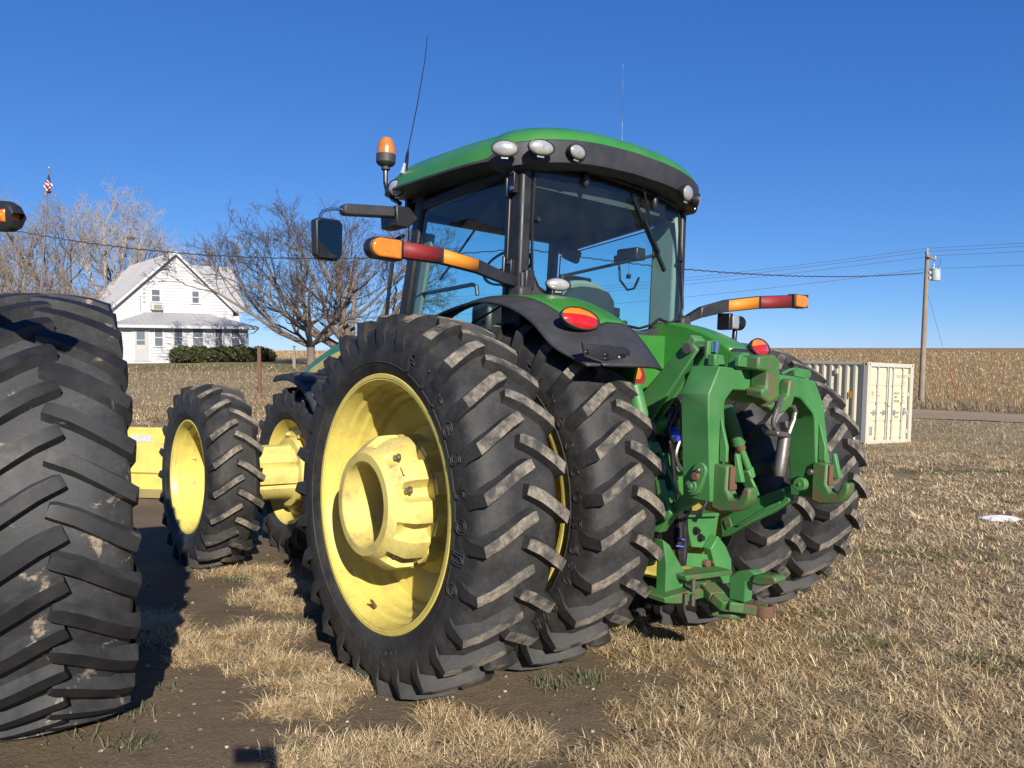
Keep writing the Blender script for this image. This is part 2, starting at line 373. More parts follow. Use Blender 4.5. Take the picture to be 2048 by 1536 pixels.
F = np.stack([i*NA+j, (i+1)*NA+j, (i+1)*NA+j2, i*NA+j2], -1).reshape(-1, 4)[:, ::-1]
xs, ys = V[:, 0], V[:, 1]; q = xs/np.maximum(ys, 4)
cv = cover(xs, ys)
lawn = sstep(38, 43, ys)*sstep(56, 50, ys)*sstep(-.16, -.22, q)*(.75+.4*wob(xs, ys, 1.1, 4))
patch = sstep(.35, .8, wob(xs, ys, .9, 6))*.5*sstep(8, 12, ys)*sstep(40, 30, ys)
greeny = np.clip(np.maximum(lawn, patch), 0, 1)
for p, rx, ry in [(GH(*g), a, b) for *g, a, b in ((1850, 1110, .9, .35), (1180, 1365, .25, .06), (1900, 945, 2.5, .5), (1720, 1290, .35, .12), (420, 1120, .6, .2), (480, 1160, .4, .15), (1990, 1330, .3, .2))]:
    greeny = np.maximum(greeny, .75*blob(xs, ys, p, rx, ry))
rdist = (xs-RC0.x)*.632+(ys-RC0.y)*.775
field = np.where(q > .0, sstep(8.5, 10.5, rdist+.5*wob(xs, ys, .4)), sstep(64, 68, ys)*1.0)
field = np.where((q > -.2) & (q <= .0), sstep(55, 60, ys), field)
me = big_mesh('ground', V, F, [], smooth=True, col=np.stack([cv, greeny, field], 1))
def ground_mat():
    m, n, l, p = new_mat('ground_soil_and_straw'); v = coords(n, l)
    a = n.new('ShaderNodeVertexColor'); a.layer_name = 'tint'; s = n.new('ShaderNodeSeparateColor'); l.new(a.outputs['Color'], s.inputs[0])
    n1 = nz(n, l, .9, 8, .62, v); n2 = nz(n, l, 7, 8, .7, v); n3 = nz(n, l, 60, 6, .75, v)
    mudc = mixrgb(n, l, ramp(n, l, n1, .3, .7), (.125, .094, .070), (.20, .155, .118))
    mudc = mixrgb(n, l, ramp(n, l, n3, .45, .75), mudc, (.25, .20, .155))
    mudc = mixrgb(n, l, ramp(n, l, n2, .55, .75, 0, .6), mudc, (.085, .064, .048))
    vs_ = coords(n, l, (3, 14, 3)); n5 = nz(n, l, 9, 8, .8, vs_, .6); n6 = nz(n, l, 22, 8, .8, coords(n, l, (1, 2.2, 1)), 1.0)
    st = mixrgb(n, l, ramp(n, l, n6, .36, .64), (.075, .056, .035), (.42, .33, .20))
    st = mixrgb(n, l, ramp(n, l, n1, .35, .7, 0, .4), st, (.40, .32, .22))
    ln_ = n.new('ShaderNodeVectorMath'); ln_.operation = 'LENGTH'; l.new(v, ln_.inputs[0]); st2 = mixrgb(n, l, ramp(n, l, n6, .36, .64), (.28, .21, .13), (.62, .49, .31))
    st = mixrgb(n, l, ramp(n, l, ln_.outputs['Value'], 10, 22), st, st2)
    st = mixrgb(n, l, mul(n, l, s.outputs[1], ramp(n, l, n2, .3, .6, .5, 1.0)), st, (.15, .165, .062))
    fac = mul(n, l, s.outputs[0], ramp(n, l, n2, .3, .6, .75, 1.25))
    vl = coords(n, l, (.5, 1.6, 1)); n9 = nz(n, l, .55, 8, .75, vl, .8)
    st = mixrgb(n, l, ramp(n, l, n9, .34, .66, 0, .8), st, (.22, .165, .11))
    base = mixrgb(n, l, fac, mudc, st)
    vf = coords(n, l, (.9, .9, .9)); n7 = nz(n, l, 2.6, 8, .8, vf, .5); n8 = nz(n, l, .05, 3, .5, vf)
    fl = mixrgb(n, l, ramp(n, l, n7, .38, .62), (.19, .125, .068), (.46, .335, .195))
    fl = mixrgb(n, l, ramp(n, l, n8, .4, .6, 0, .35), fl, (.31, .22, .125))
    base = mixrgb(n, l, s.outputs[2], base, fl)
    base = mixrgb(n, l, 1.0, base, (.82, .80, .68), 'MULTIPLY')
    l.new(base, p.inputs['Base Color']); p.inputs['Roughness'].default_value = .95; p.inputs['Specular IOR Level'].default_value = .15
    h = mul(n, l, mul(n, l, n2, .7), mul(n, l, n3, .35), 'ADD')
    bump(n, l, p, h, .95, .03); return m
me.materials.append(ground_mat())
go = obj('ground', me); go['kind'] = 'structure'
# dirt road
mb = MB(); rows = []
for k in np.linspace(-70, 45, 116):
    c = RC0+RD*float(k); row = []
    for w in np.linspace(-2.6, 2.6, 9):
        x, y = c.x+.632*w, c.y+.775*w; row.append((x, y, H(x, y)+.03+.03*(1-(w/2.6)**2)+.01*math.sin(w*3+k)))
    rows.append(row)
mb.grid(rows)
M['road'] = mat('dirt_road', (.38, .275, .155), .95, (.23, .17, .10), .6, .6, 6, bumps=.4, bscale=9)
tag(mb.build('dirt_road', M['road'], smooth=60, fixn=True), None, kind='structure')

# ---------------------------------------------------------------- dry grass blades
def blades(name, P, L, W, tilt, az, C, droop=.35, label=None, matk='blade'):
    n = len(P); dirx, diry = np.cos(az), np.sin(az)
    st, ct = np.sin(tilt), np.cos(tilt); st2 = np.sin(np.minimum(tilt+droop, 1.75)); ct2 = np.cos(np.minimum(tilt+droop, 1.75))
    sx, sy = -diry, dirx
    V = np.zeros((n, 5, 3), np.float32)
    mid = P+np.stack([dirx*st, diry*st, ct], 1)*(L*.5)[:, None]
    tip = mid+np.stack([dirx*st2, diry*st2, ct2], 1)*(L*.5)[:, None]
    sd = np.stack([sx, sy, np.zeros(n)], 1)*(W*.5)[:, None]
    V[:, 0] = P-sd; V[:, 1] = P+sd; V[:, 2] = mid-sd*.8; V[:, 3] = mid+sd*.8; V[:, 4] = tip
    b = (np.arange(n)*5)[:, None]; F = np.concatenate([b+np.array([[0, 1, 2]]), b+np.array([[1, 3, 2]]), b+np.array([[2, 3, 4]])], 0)
    me = big_mesh(name, V.reshape(-1, 3), F, M[matk], col=np.repeat(C, 5, 0))
    return tag(obj(name, me), label, 'grass', kind='stuff')
def straw_col(n, green=None):
    t = NR.random(n)[:, None]; a = np.array([.76, .63, .43]); b = np.array([.42, .315, .20]); c = a*(1-t)+b*t
    c *= (.72+.5*NR.random(n))[:, None]
    if green is not None:
        g = np.array([.12, .15, .05])*(.7+.6*NR.random(n))[:, None]; k = (NR.random(n) < green)[:, None]; c = np.where(k, g, c)
    return c
def gr_at(x, y):
    g = np.zeros(len(x))
    for p, rx, ry in GR: g = np.maximum(g, .75*blob(x, y, p, rx, ry))
    return g
GR = [(GH(*g), a, b) for *g, a, b in ((1850, 1110, .9, .35), (1180, 1365, .25, .06), (1900, 945, 2.5, .5), (1720, 1290, .35, .12), (420, 1120, .6, .2), (480, 1160, .4, .15), (1990, 1330, .3, .2), (1640, 1230, .3, .1))]
NT_ = 104000
d = 1.9*(24/1.9)**(NR.random(NT_)**.97); az = -.72+1.70*NR.random(NT_)
x, y = d*np.sin(az), d*np.cos(az); c = cover(x, y)
cl = np.clip(.50+.85*wob(x, y, 11, 1)*wob(x, y, 4.3, 3)+.35*wob(x, y, 2.1, 8), 0, 1)          # bare gaps between the tufts
keep = (NR.random(NT_) < np.clip((c-.10)*1.15, 0, 1)*cl) & (y > 1.7)
x, y, d = x[keep], y[keep], d[keep]; nt = len(x)
per = NR.integers(7, 26, nt); idx = np.repeat(np.arange(nt), per); n = len(idx)
tl_ = .7+.7*NR.random(nt)**2; taz = 6.283*NR.random(nt)+0*x; tcol = .55+.75*NR.random(nt); tdark = NR.random(nt)
dd = d[idx]; rad_ = (.012+.030*NR.random(nt))[idx]*np.clip(dd/4, 1, 4)
bx = x[idx]+NR.normal(size=n)*rad_; by = y[idx]+NR.normal(size=n)*rad_
L = (.032+.065*NR.random(n))*tl_[idx]*np.clip(.8+dd*.05, .9, 1.9); W = (.0020+.0020*NR.random(n))*np.clip(dd/3.6, .9, 4)
tilt = np.where(NR.random(n) < .10, .35+.5*NR.random(n), .95+.62*NR.random(n)); baz = taz[idx]+NR.normal(size=n)*1.3
P = np.stack([bx, by, height(bx, by)-.004+.014*NR.random(n)], 1)
C = straw_col(n, gr_at(bx, by)*.75)*tcol[idx][:, None]; C = np.where((tdark[idx] < .16)[:, None], C*np.array([.62, .52, .42]), C)
blades('dry_grass', P, L, W, tilt, baz, C, label='short dry tan grass covering the yard')
N = 150000; d = 20*(75/20)**NR.random(N); az = -.62+1.24*NR.random(N); x, y = d*np.sin(az), d*np.cos(az); q = x/y
ok = (NR.random(N) < cover(x, y)) & np.where(q > 0, road_dist(x, y) < -3.4, y < 66) & ~((y > 46) & (q < -.15)); x, y, d, q = x[ok], y[ok], d[ok], q[ok]; n = len(x)
P = np.stack([x, y, height(x, y)-.01], 1)
blades('dry_grass_beyond', P, (.06+.09*NR.random(n))*np.clip(d/25, 1, 1.8), (.007+.008*NR.random(n))*np.clip(d/22, 1, 2.2), .5+.9*NR.random(n), 6.283*NR.random(n), straw_col(n, np.where((y > 38) & (q < -.2), .5, .05))*.72, label='dry grass covering the slopes beyond the tractor')
# upright tufts in the mud on the left
N = 26000; xs_ = []; ys_ = []
for p, rx, ry in CL:
    k = int(26000*rx*ry)+500; nc = max(4, int(160*rx*ry)+7); cx = p.x+NR.normal(size=nc)*rx*.44; cy = p.y+NR.normal(size=nc)*ry*.44
    w = NR.integers(0, nc, k); xs_.append(cx[w]+NR.normal(size=k)*.035); ys_.append(cy[w]+NR.normal(size=k)*.035)
x = np.concatenate(xs_); y = np.concatenate(ys_); n = len(x)
P = np.stack([x, y, height(x, y)-.005], 1)
blades('dry_grass_tufts', P, .05+.085*NR.random(n)*(.5+NR.random(n)), .0022+.0022*NR.random(n), .70+.82*NR.random(n), 6.283*NR.random(n), straw_col(n, np.full(n, .01)), droop=.6, label='long pale straw tufts standing in the bare mud')
# small green weeds on the mud
wd = []
for px, py, k in ((265, 1495, 90), (150, 1480, 25), (260, 1420, 40), (280, 1435, 35), (1180, 1362, 160), (345, 1380, 20), (1100, 1372, 120), (430, 1130, 120), (600, 1500, 30), (700, 1290, 60), (470, 1165, 100)):
    p = GH(px, py)
    wd.append(np.stack([p.x+NR.normal(size=k)*.05, p.y+NR.normal(size=k)*.035], 1))
wd = np.concatenate(wd); n = len(wd); P = np.stack([wd[:, 0], wd[:, 1], height(wd[:, 0], wd[:, 1])-.003], 1)
blades('green_weeds', P, .04+.05*NR.random(n), .004+.003*NR.random(n), .3+.9*NR.random(n), 6.283*NR.random(n), np.array([.17, .18, .12])*(.6+.5*NR.random(n))[:, None], label='small grey green weeds sprouting from the mud')
# pebbles and clods
def pebbles(name, n, label, fn, smin, smax, cols):
    ico = MB(); t = (1+5**.5)/2
    iv = np.array([(-1, t, 0), (1, t, 0), (-1, -t, 0), (1, -t, 0), (0, -1, t), (0, 1, t), (0, -1, -t), (0, 1, -t), (t, 0, -1), (t, 0, 1), (-t, 0, -1), (-t, 0, 1)])/1.9
    it = np.array([(0, 11, 5), (0, 5, 1), (0, 1, 7), (0, 7, 10), (0, 10, 11), (1, 5, 9), (5, 11, 4), (11, 10, 2), (10, 7, 6), (7, 1, 8), (3, 9, 4), (3, 4, 2), (3, 2, 6), (3, 6, 8), (3, 8, 9), (4, 9, 5), (2, 4, 11), (6, 2, 10), (8, 6, 7), (9, 8, 1)])
    x, y = fn(n); s = smin+(smax-smin)*NR.random(n)**3
    V = iv[None]*s[:, None, None]*(.7+.6*NR.random((n, 12, 1)))*np.array([1, 1, .65]); V = V+np.stack([x, y, height(x, y)+s*.15], 1)[:, None]
    F = (np.arange(n)*12)[:, None, None]+it[None]
    col = np.repeat(np.array(cols)[NR.integers(0, len(cols), n)]*(.7+.6*NR.random(n))[:, None], 12, 0)
    tag(obj(name, big_mesh(name, V.reshape(-1, 3), F.reshape(-1, 3), M['blade'], col=col)), label, 'gravel', kind='stuff')
def near_mud(n):
    d = 1.8+6*NR.random(n)**1.3; a = -.7+1.3*NR.random(n); return d*np.sin(a), d*np.cos(a)
pebbles('pebbles', 3200, 'scattered small pebbles and clods on the bare ground', near_mud, .003, .016, [(.24, .20, .165), (.16, .125, .095), (.20, .16, .12), (.38, .34, .30)])
# corn stubble on the far field
def stubble():
    N = 60000
    d = 52*(150/52)**NR.random(N); a = -.42+1.05*NR.random(N); x, y = d*np.sin(a), d*np.cos(a); q = x/y
    ok = np.where(q > 0, road_dist(x, y) > 10, y > 66) & ~((q > -.2) & (q <= 0) & (y < 58)); x, y = x[ok], y[ok]; n = len(x)
    rowx = np.round(((x*.775-y*.632))/.76)*.76  # rows run away across the road
    al = x*.632+y*.775+0; k = rowx+NR.normal(size=n)*.06; x = k*.775+al*.632; y = -k*.632+al*.775
    P = np.stack([x, y, height(x, y)-.02], 1); dd = np.hypot(x, y)
    t = NR.random(n)[:, None]; C = (np.array([.54, .41, .25])*(1-t)+np.array([.26, .18, .10])*t)*(.75+.5*NR.random(n))[:, None]
    blades('corn_stubble', P, .16+.22*NR.random(n), (.03+.03*NR.random(n))*dd/70, np.where(NR.random(n) < .55, .15*NR.random(n), 1.0+.5*NR.random(n)), 6.283*NR.random(n), C, label='cut corn stubble covering the harvested field on the hill')
stubble()
# ditch weeds along the far side of the road
N = 9000; k = -30+75*NR.random(N); w = 3.2+5.0*NR.random(N)**1.5
x = RC0.x+RD.x*k+.632*w; y = RC0.y+RD.y*k+.775*w; P = np.stack([x, y, height(x, y)-.02], 1)
t = NR.random(N)[:, None]; C = (np.array([.36, .28, .19])*(1-t)+np.array([.20, .15, .11])*t)*(.7+.5*NR.random(N))[:, None]
blades('ditch_weeds', P, .18+.35*NR.random(N), .03+.03*NR.random(N), .1+.8*NR.random(N), 6.283*NR.random(N), C, label='brown dead weeds in the ditch beyond the dirt road')
# melting snow
mb = MB(); c0 = GH(2005, 1040); rows = []
for i in range(7):
    r = .19*i/6; rows.append([(c0.x+r*1.6*math.cos(a)*(1+.25*math.sin(3*a+1)), c0.y+r*.8*math.sin(a)*(1+.2*math.cos(4*a)), H(c0.x, c0.y)+.07*(1-(i/6)**2)-.01-.02*math.cos(a)*i/6) for a in np.linspace(0, 6.283, 25)[:-1]])
mb.grid(rows, closeu=True); tag(mb.build('snow_patch', M['snow'], fixn=True), 'small patch of melting snow lying in the dry grass', 'snow')
# ---------------------------------------------------------------- tyres and wheels
def tyre_mesh(name, R, hw, rimR, nl, lh, mats, chev=.155, lugw=.030, seed=0):
    """axis x; R = radius at lug tops, hw = half width; chevrons point up when seen from behind (-y)"""
    rng = random.Random(seed); mb = MB()
    Rc = R-lh; sh = R-lh-.045           # carcass crown and shoulder radius
    s = (sh-rimR)
    half = [(.0, Rc), (hw*.35, Rc-.004), (hw*.7, Rc-.014), (hw*.92, sh-.004), (hw*.985, sh-.03), (hw*1.0, rimR+s*.78), (hw*1.035, rimR+s*.55), (hw*1.03, rimR+s*.42), (hw*1.015, rimR+s*.325), (hw*1.03, rimR+s*.31), (hw*1.008, rimR+s*.295), (hw*1.0, rimR+s*.26), (hw*.985, rimR+s*.235), (hw*.95, rimR+s*.14), (hw*.90, rimR+s*.06), (hw*.86, rimR+.004), (hw*.80, rimR-.012), (hw*.72, rimR-.02)]
    prof = [(-a, r) for a, r in reversed(half[1:])]+half
    mb.lathe(prof, 'x', n=nl*5, mi=0)
    step = 2*math.pi/nl
    for side in (-1, 1):
        for k in range(nl):
            t0 = (k+(.5 if side > 0 else 0))*step
            # path: (x, base r, top r, angle offset, half width)
            st = [(-.10*hw, Rc, R-.004, chev*1.04, lugw*.80), (-.02*hw, Rc, R, chev*1.0, lugw*.95), (hw*.25, Rc-.003, R-.001, chev*.78, lugw), (hw*.5, Rc-.008, R-.006, chev*.50, lugw), (hw*.76, Rc-.02, R-.015, chev*.20, lugw*1.04), (hw*1.015, sh-.012, R-.034, -.09*chev, lugw*1.1), (hw*1.03, sh-.075, R-.115, -.14*chev, lugw*1.4), (hw*1.025, rimR+s*.60, rimR+s*.62, -.16*chev, lugw*1.6)]
            ring = []; j = rng.uniform(-.006, .006)
            for q, (x, rb, rt, da, w) in enumerate(st):
                if q == 6: xo = hw*1.075
                elif q == 7: xo = hw*1.03
                else: xo = x
                # direction across the lug (mostly along the circumference, tilted with the bar)
                a = t0+da/R+j/R
                tx = w*.42 if q < 5 else (w*.34 if q == 5 else w*.1)
                fl = 1.75 if q < 5 else 1.45
                pts = []
                for sg, rr_, ww, xx in ((-1, rb-.01, w*fl, x), (-1, rt-.004, w, xo), (1, rt-.004, w, xo), (1, rb-.01, w*fl, x)):
                    aa_ = a+sg*ww/R; xk = xx+sg*tx
                    pts.append((side*xk, -rr_*math.cos(aa_), rr_*math.sin(aa_)))
                ring.append(pts)
            vs = [p for r in ring for p in r]; fs = []; ms = []
            for q in range(len(ring)-1):
                b = q*4
                fs += [(b, b+4, b+5, b+1), (b+1, b+5, b+6, b+2), (b+2, b+6, b+7, b+3)]; ms += [0, 1 if q < 5 else 0, 0]
            fs += [(0, 1, 2, 3)]; ms += [0]; e = (len(ring)-1)*4; fs += [(e+3, e+2, e+1, e)]; ms += [0]
            if side < 0: fs = [tuple(reversed(f)) for f in fs]
            mb.add(vs, fs, ms)
    me = mb.mesh(name, mats, 28); recalc(me); return me
RT_R, RT_HW, RT_RIM = 1.0, .235, .655
TY_REAR = tyre_mesh('rear_tyre', RT_R, RT_HW, RT_RIM, 27, .050, [M['rubber'], M['lugtop']], chev=.130, lugw=.0245)
TY_FRONT = tyre_mesh('front_tyre', .765, .192, .455, 21, .042, [M['rubber'], M['lugtop']], chev=.125, lugw=.0205, seed=3)
TY_OTHER = tyre_mesh('wide_tyre', 1.0, .27, .62, 32, .050, [M['rubber2'], M['lugtop2']], chev=.155, lugw=.025, seed=5)

tractor = empty('green_tractor', TR_LOC, TR_ROT)
tag(tractor, 'green tractor with yellow wheels, dual tyres, glazed cab and rear quick hitch', 'tractor', 'tractors parked in the yard')
# rear rim, outer side at -x ; origin = tyre centre
def rear_rim_mesh():
    mb = MB(); f = -.214
    prof = [(f, .640), (f-.004, .668), (f+.006, .678), (f+.02, .672), (f+.024, .640), (f+.045, .628), (f+.085, .624), (f+.10, .606), (f+.15, .600), (f+.165, .582), (f+.215, .578), (f+.235, .556), (f+.27, .548), (f+.285, .50), (f+.30, .44), (f+.33, .40), (f+.335, .30), (f+.34, .06)]
    mb.lathe([(f+.006, .665)]+prof[0:1]+prof[4:], 'x', n=96)
    mb.lathe([(f+.006, .642), (f-.003, .650), (f-.004, .668), (f+.004, .676), (f+.016, .672), (f+.02, .655)], 'x', n=96)
    # back of the barrel
    mb.lathe([(f+.285, .53), (f+.33, .57), (f+.40, .60), (f+.41, .640), (f+.43, .655), (f+.445, .668)], 'x', n=72)
    return mb.mesh('rear_rim', M['yellow'], 30)
def rear_hub_mesh():
    """cast hub with scalloped shoulders, opening at -x"""
    mb = MB(); NS = 10
    def sc(t, ph=0):
        u = ((t/(2*math.pi)*NS+ph) % 1)-.5
        return max(0, 1-(abs(u)/.23)**4)
    prof = [(-.04, .200), (-.17, .205), (-.285, .212), (-.305, .216), (-.308, .222), (-.306, .262), (-.298, .268), (-.27, .290), (-.235, .318), (-.20, .340), (-.185, .346), (-.12, .350), (-.085, .350), (-.08, .335), (-.075, .335), (-.07, .352), (.03, .352), (.04, .34), (.05, .30), (.14, .30), (.15, .39), (.16, .41)]
    def rf(i, t, a, r):
        if 8 <= i <= 11: return r-.075*sc(t)*{8: .5, 9: .95, 10: 1, 11: 1}[i]
        if i in (12,): return r-.065*sc(t)
        if 15 <= i <= 16: return r-.045*sc(t, .35)
        return r
    mb.lathe(prof, 'x', n=160, rf=rf)
    return mb.mesh('hub_casting', M['yellow_cast'], 26)
RIM_REAR, HUB_REAR = rear_rim_mesh(), rear_hub_mesh()
def bolt_mesh(r, h, name='bolt', m='steel'):
    mb = MB(); mb.tube([(0, 0, 0), (-h*.25, 0, 0)], r*1.5, 12); mb.tube([(-h*.25, 0, 0), (-h, 0, 0)], r, 6); return mb.mesh(name, M[m], 30)
BOLT = bolt_mesh(.014, .03); BOLT_Y = bolt_mesh(.017, .04, 'wheel_bolt', 'yellow_cast')
TUBE_IN = MB().lathe([(-.08, .199), (.1, .199), (.1, .01)], 'x', n=40).mesh('hub_bore', M['yellow_cast'], 30)
def letters_on_sidewall(body, rmid, size, xpos, a0, da, m, outward=-1, bev=.0022):
    """raised letters around the sidewall; a = angle from rear (-y) upward; reading clockwise seen from -x"""
    outl = []
    for i, ch in enumerate(body):
        mb = MB()
        if ch == ' ': continue
        t = text_mesh(ch, size, outline=True, bevel=bev, sx=.9)
        a = a0+da*i; c, s_ = math.cos(a), math.sin(a)
        up = Vector((0, -c, s_)); rt = Vector((0, -s_, -c)) if outward < 0 else Vector((0, s_, c))
        pos = Vector((xpos, -rmid*c, rmid*s_))
        vs = [pos+rt*v.co.x+up*v.co.y+Vector((outward*v.co.z, 0, 0)) for v in t.vertices]
        mb.add(vs, [tuple(p.vertices) for p in t.polygons]); bpy.data.meshes.remove(t)
        outl.append(mb.mesh('letter', m, 40))
    return outl
def letter_objs(ms, w):
    for me_ in ms: obj('letter', me_, w)
def rear_wheel(x, ph, side, detail=True):
    w = empty('rear_wheel', (x, 0, .97), (0, 0, 0), tractor)
    t = obj('tyre', TY_REAR, w, rot=(ph, 0, 0))
    r = obj('rim', RIM_REAR, w); r.scale = (side, 1, 1)
    return w
XO, XI = 1.430, .725
wh = rear_wheel(-XO, .06, 1)
obj('hub_casting', HUB_REAR, wh); obj('hub_bore', TUBE_IN, wh)
for k, a in enumerate((.35, 1.0, 2.2, 3.5, 4.75, 5.4)):
    c = (-.195, -.300*math.cos(a), .300*math.sin(a)); obj('bolt', BOLT, wh, loc=c)
for k in range(10):
    a = (k+.5)*2*math.pi/10; obj('wheel_bolt', BOLT_Y, wh, loc=(.085+.05, -.47*math.cos(a), .47*math.sin(a)))
mb = MB(); mb.tube([(-.14, .12, -.585), (-.17, .10, -.548), (-.185, .09, -.535)], [.011, .009, .006], 8); mb.build('valve_stem', M['rust'], wh)
# cast mark on the hub
mb = MB(); mb.box((-.235, -.27, .20), (.012, .05, .006), R=Matrix.Rotation(.8, 3, 'X')); mb.build('cast_mark', M['yellow_cast'], wh, bevel=.003)
letter_objs(letters_on_sidewall('Firestone', .80, .165, -.246, rad(66), -rad(10.8), M['rubber'], bev=.004), wh)
letter_objs(letters_on_sidewall('480/80R50', .745, .036, -.243, rad(-68), -rad(4.0), M['rubber'], bev=.0013), wh)
letter_objs(letters_on_sidewall('A', .80, .05, -.245, rad(-78), 0, M['rubber'], bev=.0018), wh)
w2 = rear_wheel(-XI, .11, 1)
letter_objs(letters_on_sidewall('480/80R50', .80, .085, -.245, rad(-12), -rad(6.2), M['rubber'], bev=.0022), w2)
letter_objs(letters_on_sidewall('Firestone', .80, .13, -.245, rad(64), -rad(9.5), M['rubber'], bev=.0026), w2)
obj('hub_drum', MB().lathe([(-.60, .29), (-.05, .29), (-.04, .33), (.12, .33)], 'x', n=48).mesh('hub_drum', M['yellow_cast'], 30), w2)
w3 = rear_wheel(XI-.01, .02, -1)
letter_objs(letters_on_sidewall('480/80R50', .80, .070, -.245, rad(-66), -rad(5.6), M['rubber'], bev=.0024), w3)
w4 = rear_wheel(XO-.04, .15, -1)
# front wheels
def front_rim_mesh():
    mb = MB(); f = -.172
    mb.lathe([(f+.004, .444), (f-.003, .452), (f-.003, .464), (f+.006, .470), (f+.016, .462)], 'x', n=72)
    mb.lathe([(f+.004, .462), (f+.006, .444), (f+.03, .436), (f+.06, .430), (f+.075, .415), (f+.13, .410), (f+.15, .395), (f+.255, .390), (f+.265, .36), (f+.27, .22), (f+.26, .12), (f+.26, .02)], 'x', n=72)
    mb.lathe([(f+.255, .392), (f+.29, .42), (f+.33, .445), (f+.345, .464)], 'x', n=60)
    return mb.mesh('front_rim', M['yellow'], 30)
RIM_FRONT = front_rim_mesh()
NUT = bolt_mesh(.016, .035, 'lug_nut', 'yellow_cast')
def front_wheel(x, ph, side):
    w = empty('front_wheel', (x, 3.05, .721), (0, 0, 0), tractor)
    obj('tyre', TY_FRONT, w, rot=(ph, 0, 0)); r = obj('rim', RIM_FRONT, w); r.scale = (side, 1, 1)
    return w
f1 = front_wheel(-1.512, .05, 1)
for k in range(12):
    a = (k+.5)*2*math.pi/12; obj('lug_nut', NUT, f1, loc=(.015, -.402*math.cos(a), .402*math.sin(a)), rot=(0, 0, 0))
f2 = front_wheel(-.66, .12, -1)
def sc8(i, t, a, r): return r-(.035 if abs(((t/(2*math.pi)*8) % 1)-.5) < .12 and 1 <= i <= 3 else 0)
obj('hub_drum', MB().lathe([(-.66, .23), (-.45, .24), (-.22, .24), (-.17, .245), (-.165, .30), (-.08, .31)], 'x', n=64, rf=sc8).mesh('hub_drum', M['yellow_cast'], 30), f2)
for k in range(8):
    a = (k+.5)*2*math.pi/8; obj('lug_nut', NUT, f2, loc=(-.10, -.345*math.cos(a), .345*math.sin(a)))
f3 = front_wheel(.66, .1, -1); f4 = front_wheel(1.512, .02, -1)
# ---------------------------------------------------------------- tractor: cab
T = tractor
def se(v, p=.5): return math.copysign(abs(v)**p, v)
NP = 96
def roof_pt(k, sc, dz):
    a = 2*math.pi*k/NP; cx, sy = math.cos(a), math.sin(a)
    px_ = .97*se(cx, .46); py_ = .72+.90*se(sy, .50 if sy < 0 else .52)
    x = px_*sc; y = .72+(py_-.72)*sc
    edge = 2.90+.11*(1-(px_/.97)**2)-.008*max(0, (py_-.2))**2
    return x, y, edge+dz, px_, py_
def rearness(py_, px_): return float(sstep(.15, .02, py_))
rings = []
for (sc, lo, hi) in ((.70, -.02, -.03), (.80, -.025, -.06), (.93, -.02, -.075), (.995, -.008, -.055), (1.0, -.004, -.03), (1.0, .010, .072), (.992, .014, .080), (.99, .018, .086), (.975, .075, .115), (.94, .115, .15), (.86, .155, .18), (.70, .150, .172), (.4, .160, .178), (.05, .165, .18)):
    row = []
    for k in range(NP):
        x, y, e, bx, by = roof_pt(k, sc, 0); r = rearness(by, bx)
        up = .06*max(0, 1-sc)*(1-(bx/.97)**2)*0
        row.append((x, y, (e if sc > .85 else e*(1)+0)+lo*(1-r)+hi*r+(.0 if sc > .9 else (1-sc)*.02)))
    rings.append(row)
# keep the crown level: blend the top rings to one height
for q, sc in ((10, .86), (11, .70), (12, .4), (13, .05)):
    w = {10: .25, 11: .6, 12: .9, 13: 1}[q]
    rings[q] = [(x, y, z*(1-w)+w*(3.175+.02*(1-sc))) for x, y, z in rings[q]]
mb = MB(); mb.grid(rings[6:], closeu=True); mb.add(rings[13], [tuple(range(NP))]); o = mb.build('roof', M['green'], T, fixn=True)
roof = o
mb = MB(); mb.grid(rings[:7], closeu=True); mb.add(rings[0], [tuple(range(NP))]); mb.build('roof_fascia', M['plastic_grey'], roof, fixn=True)
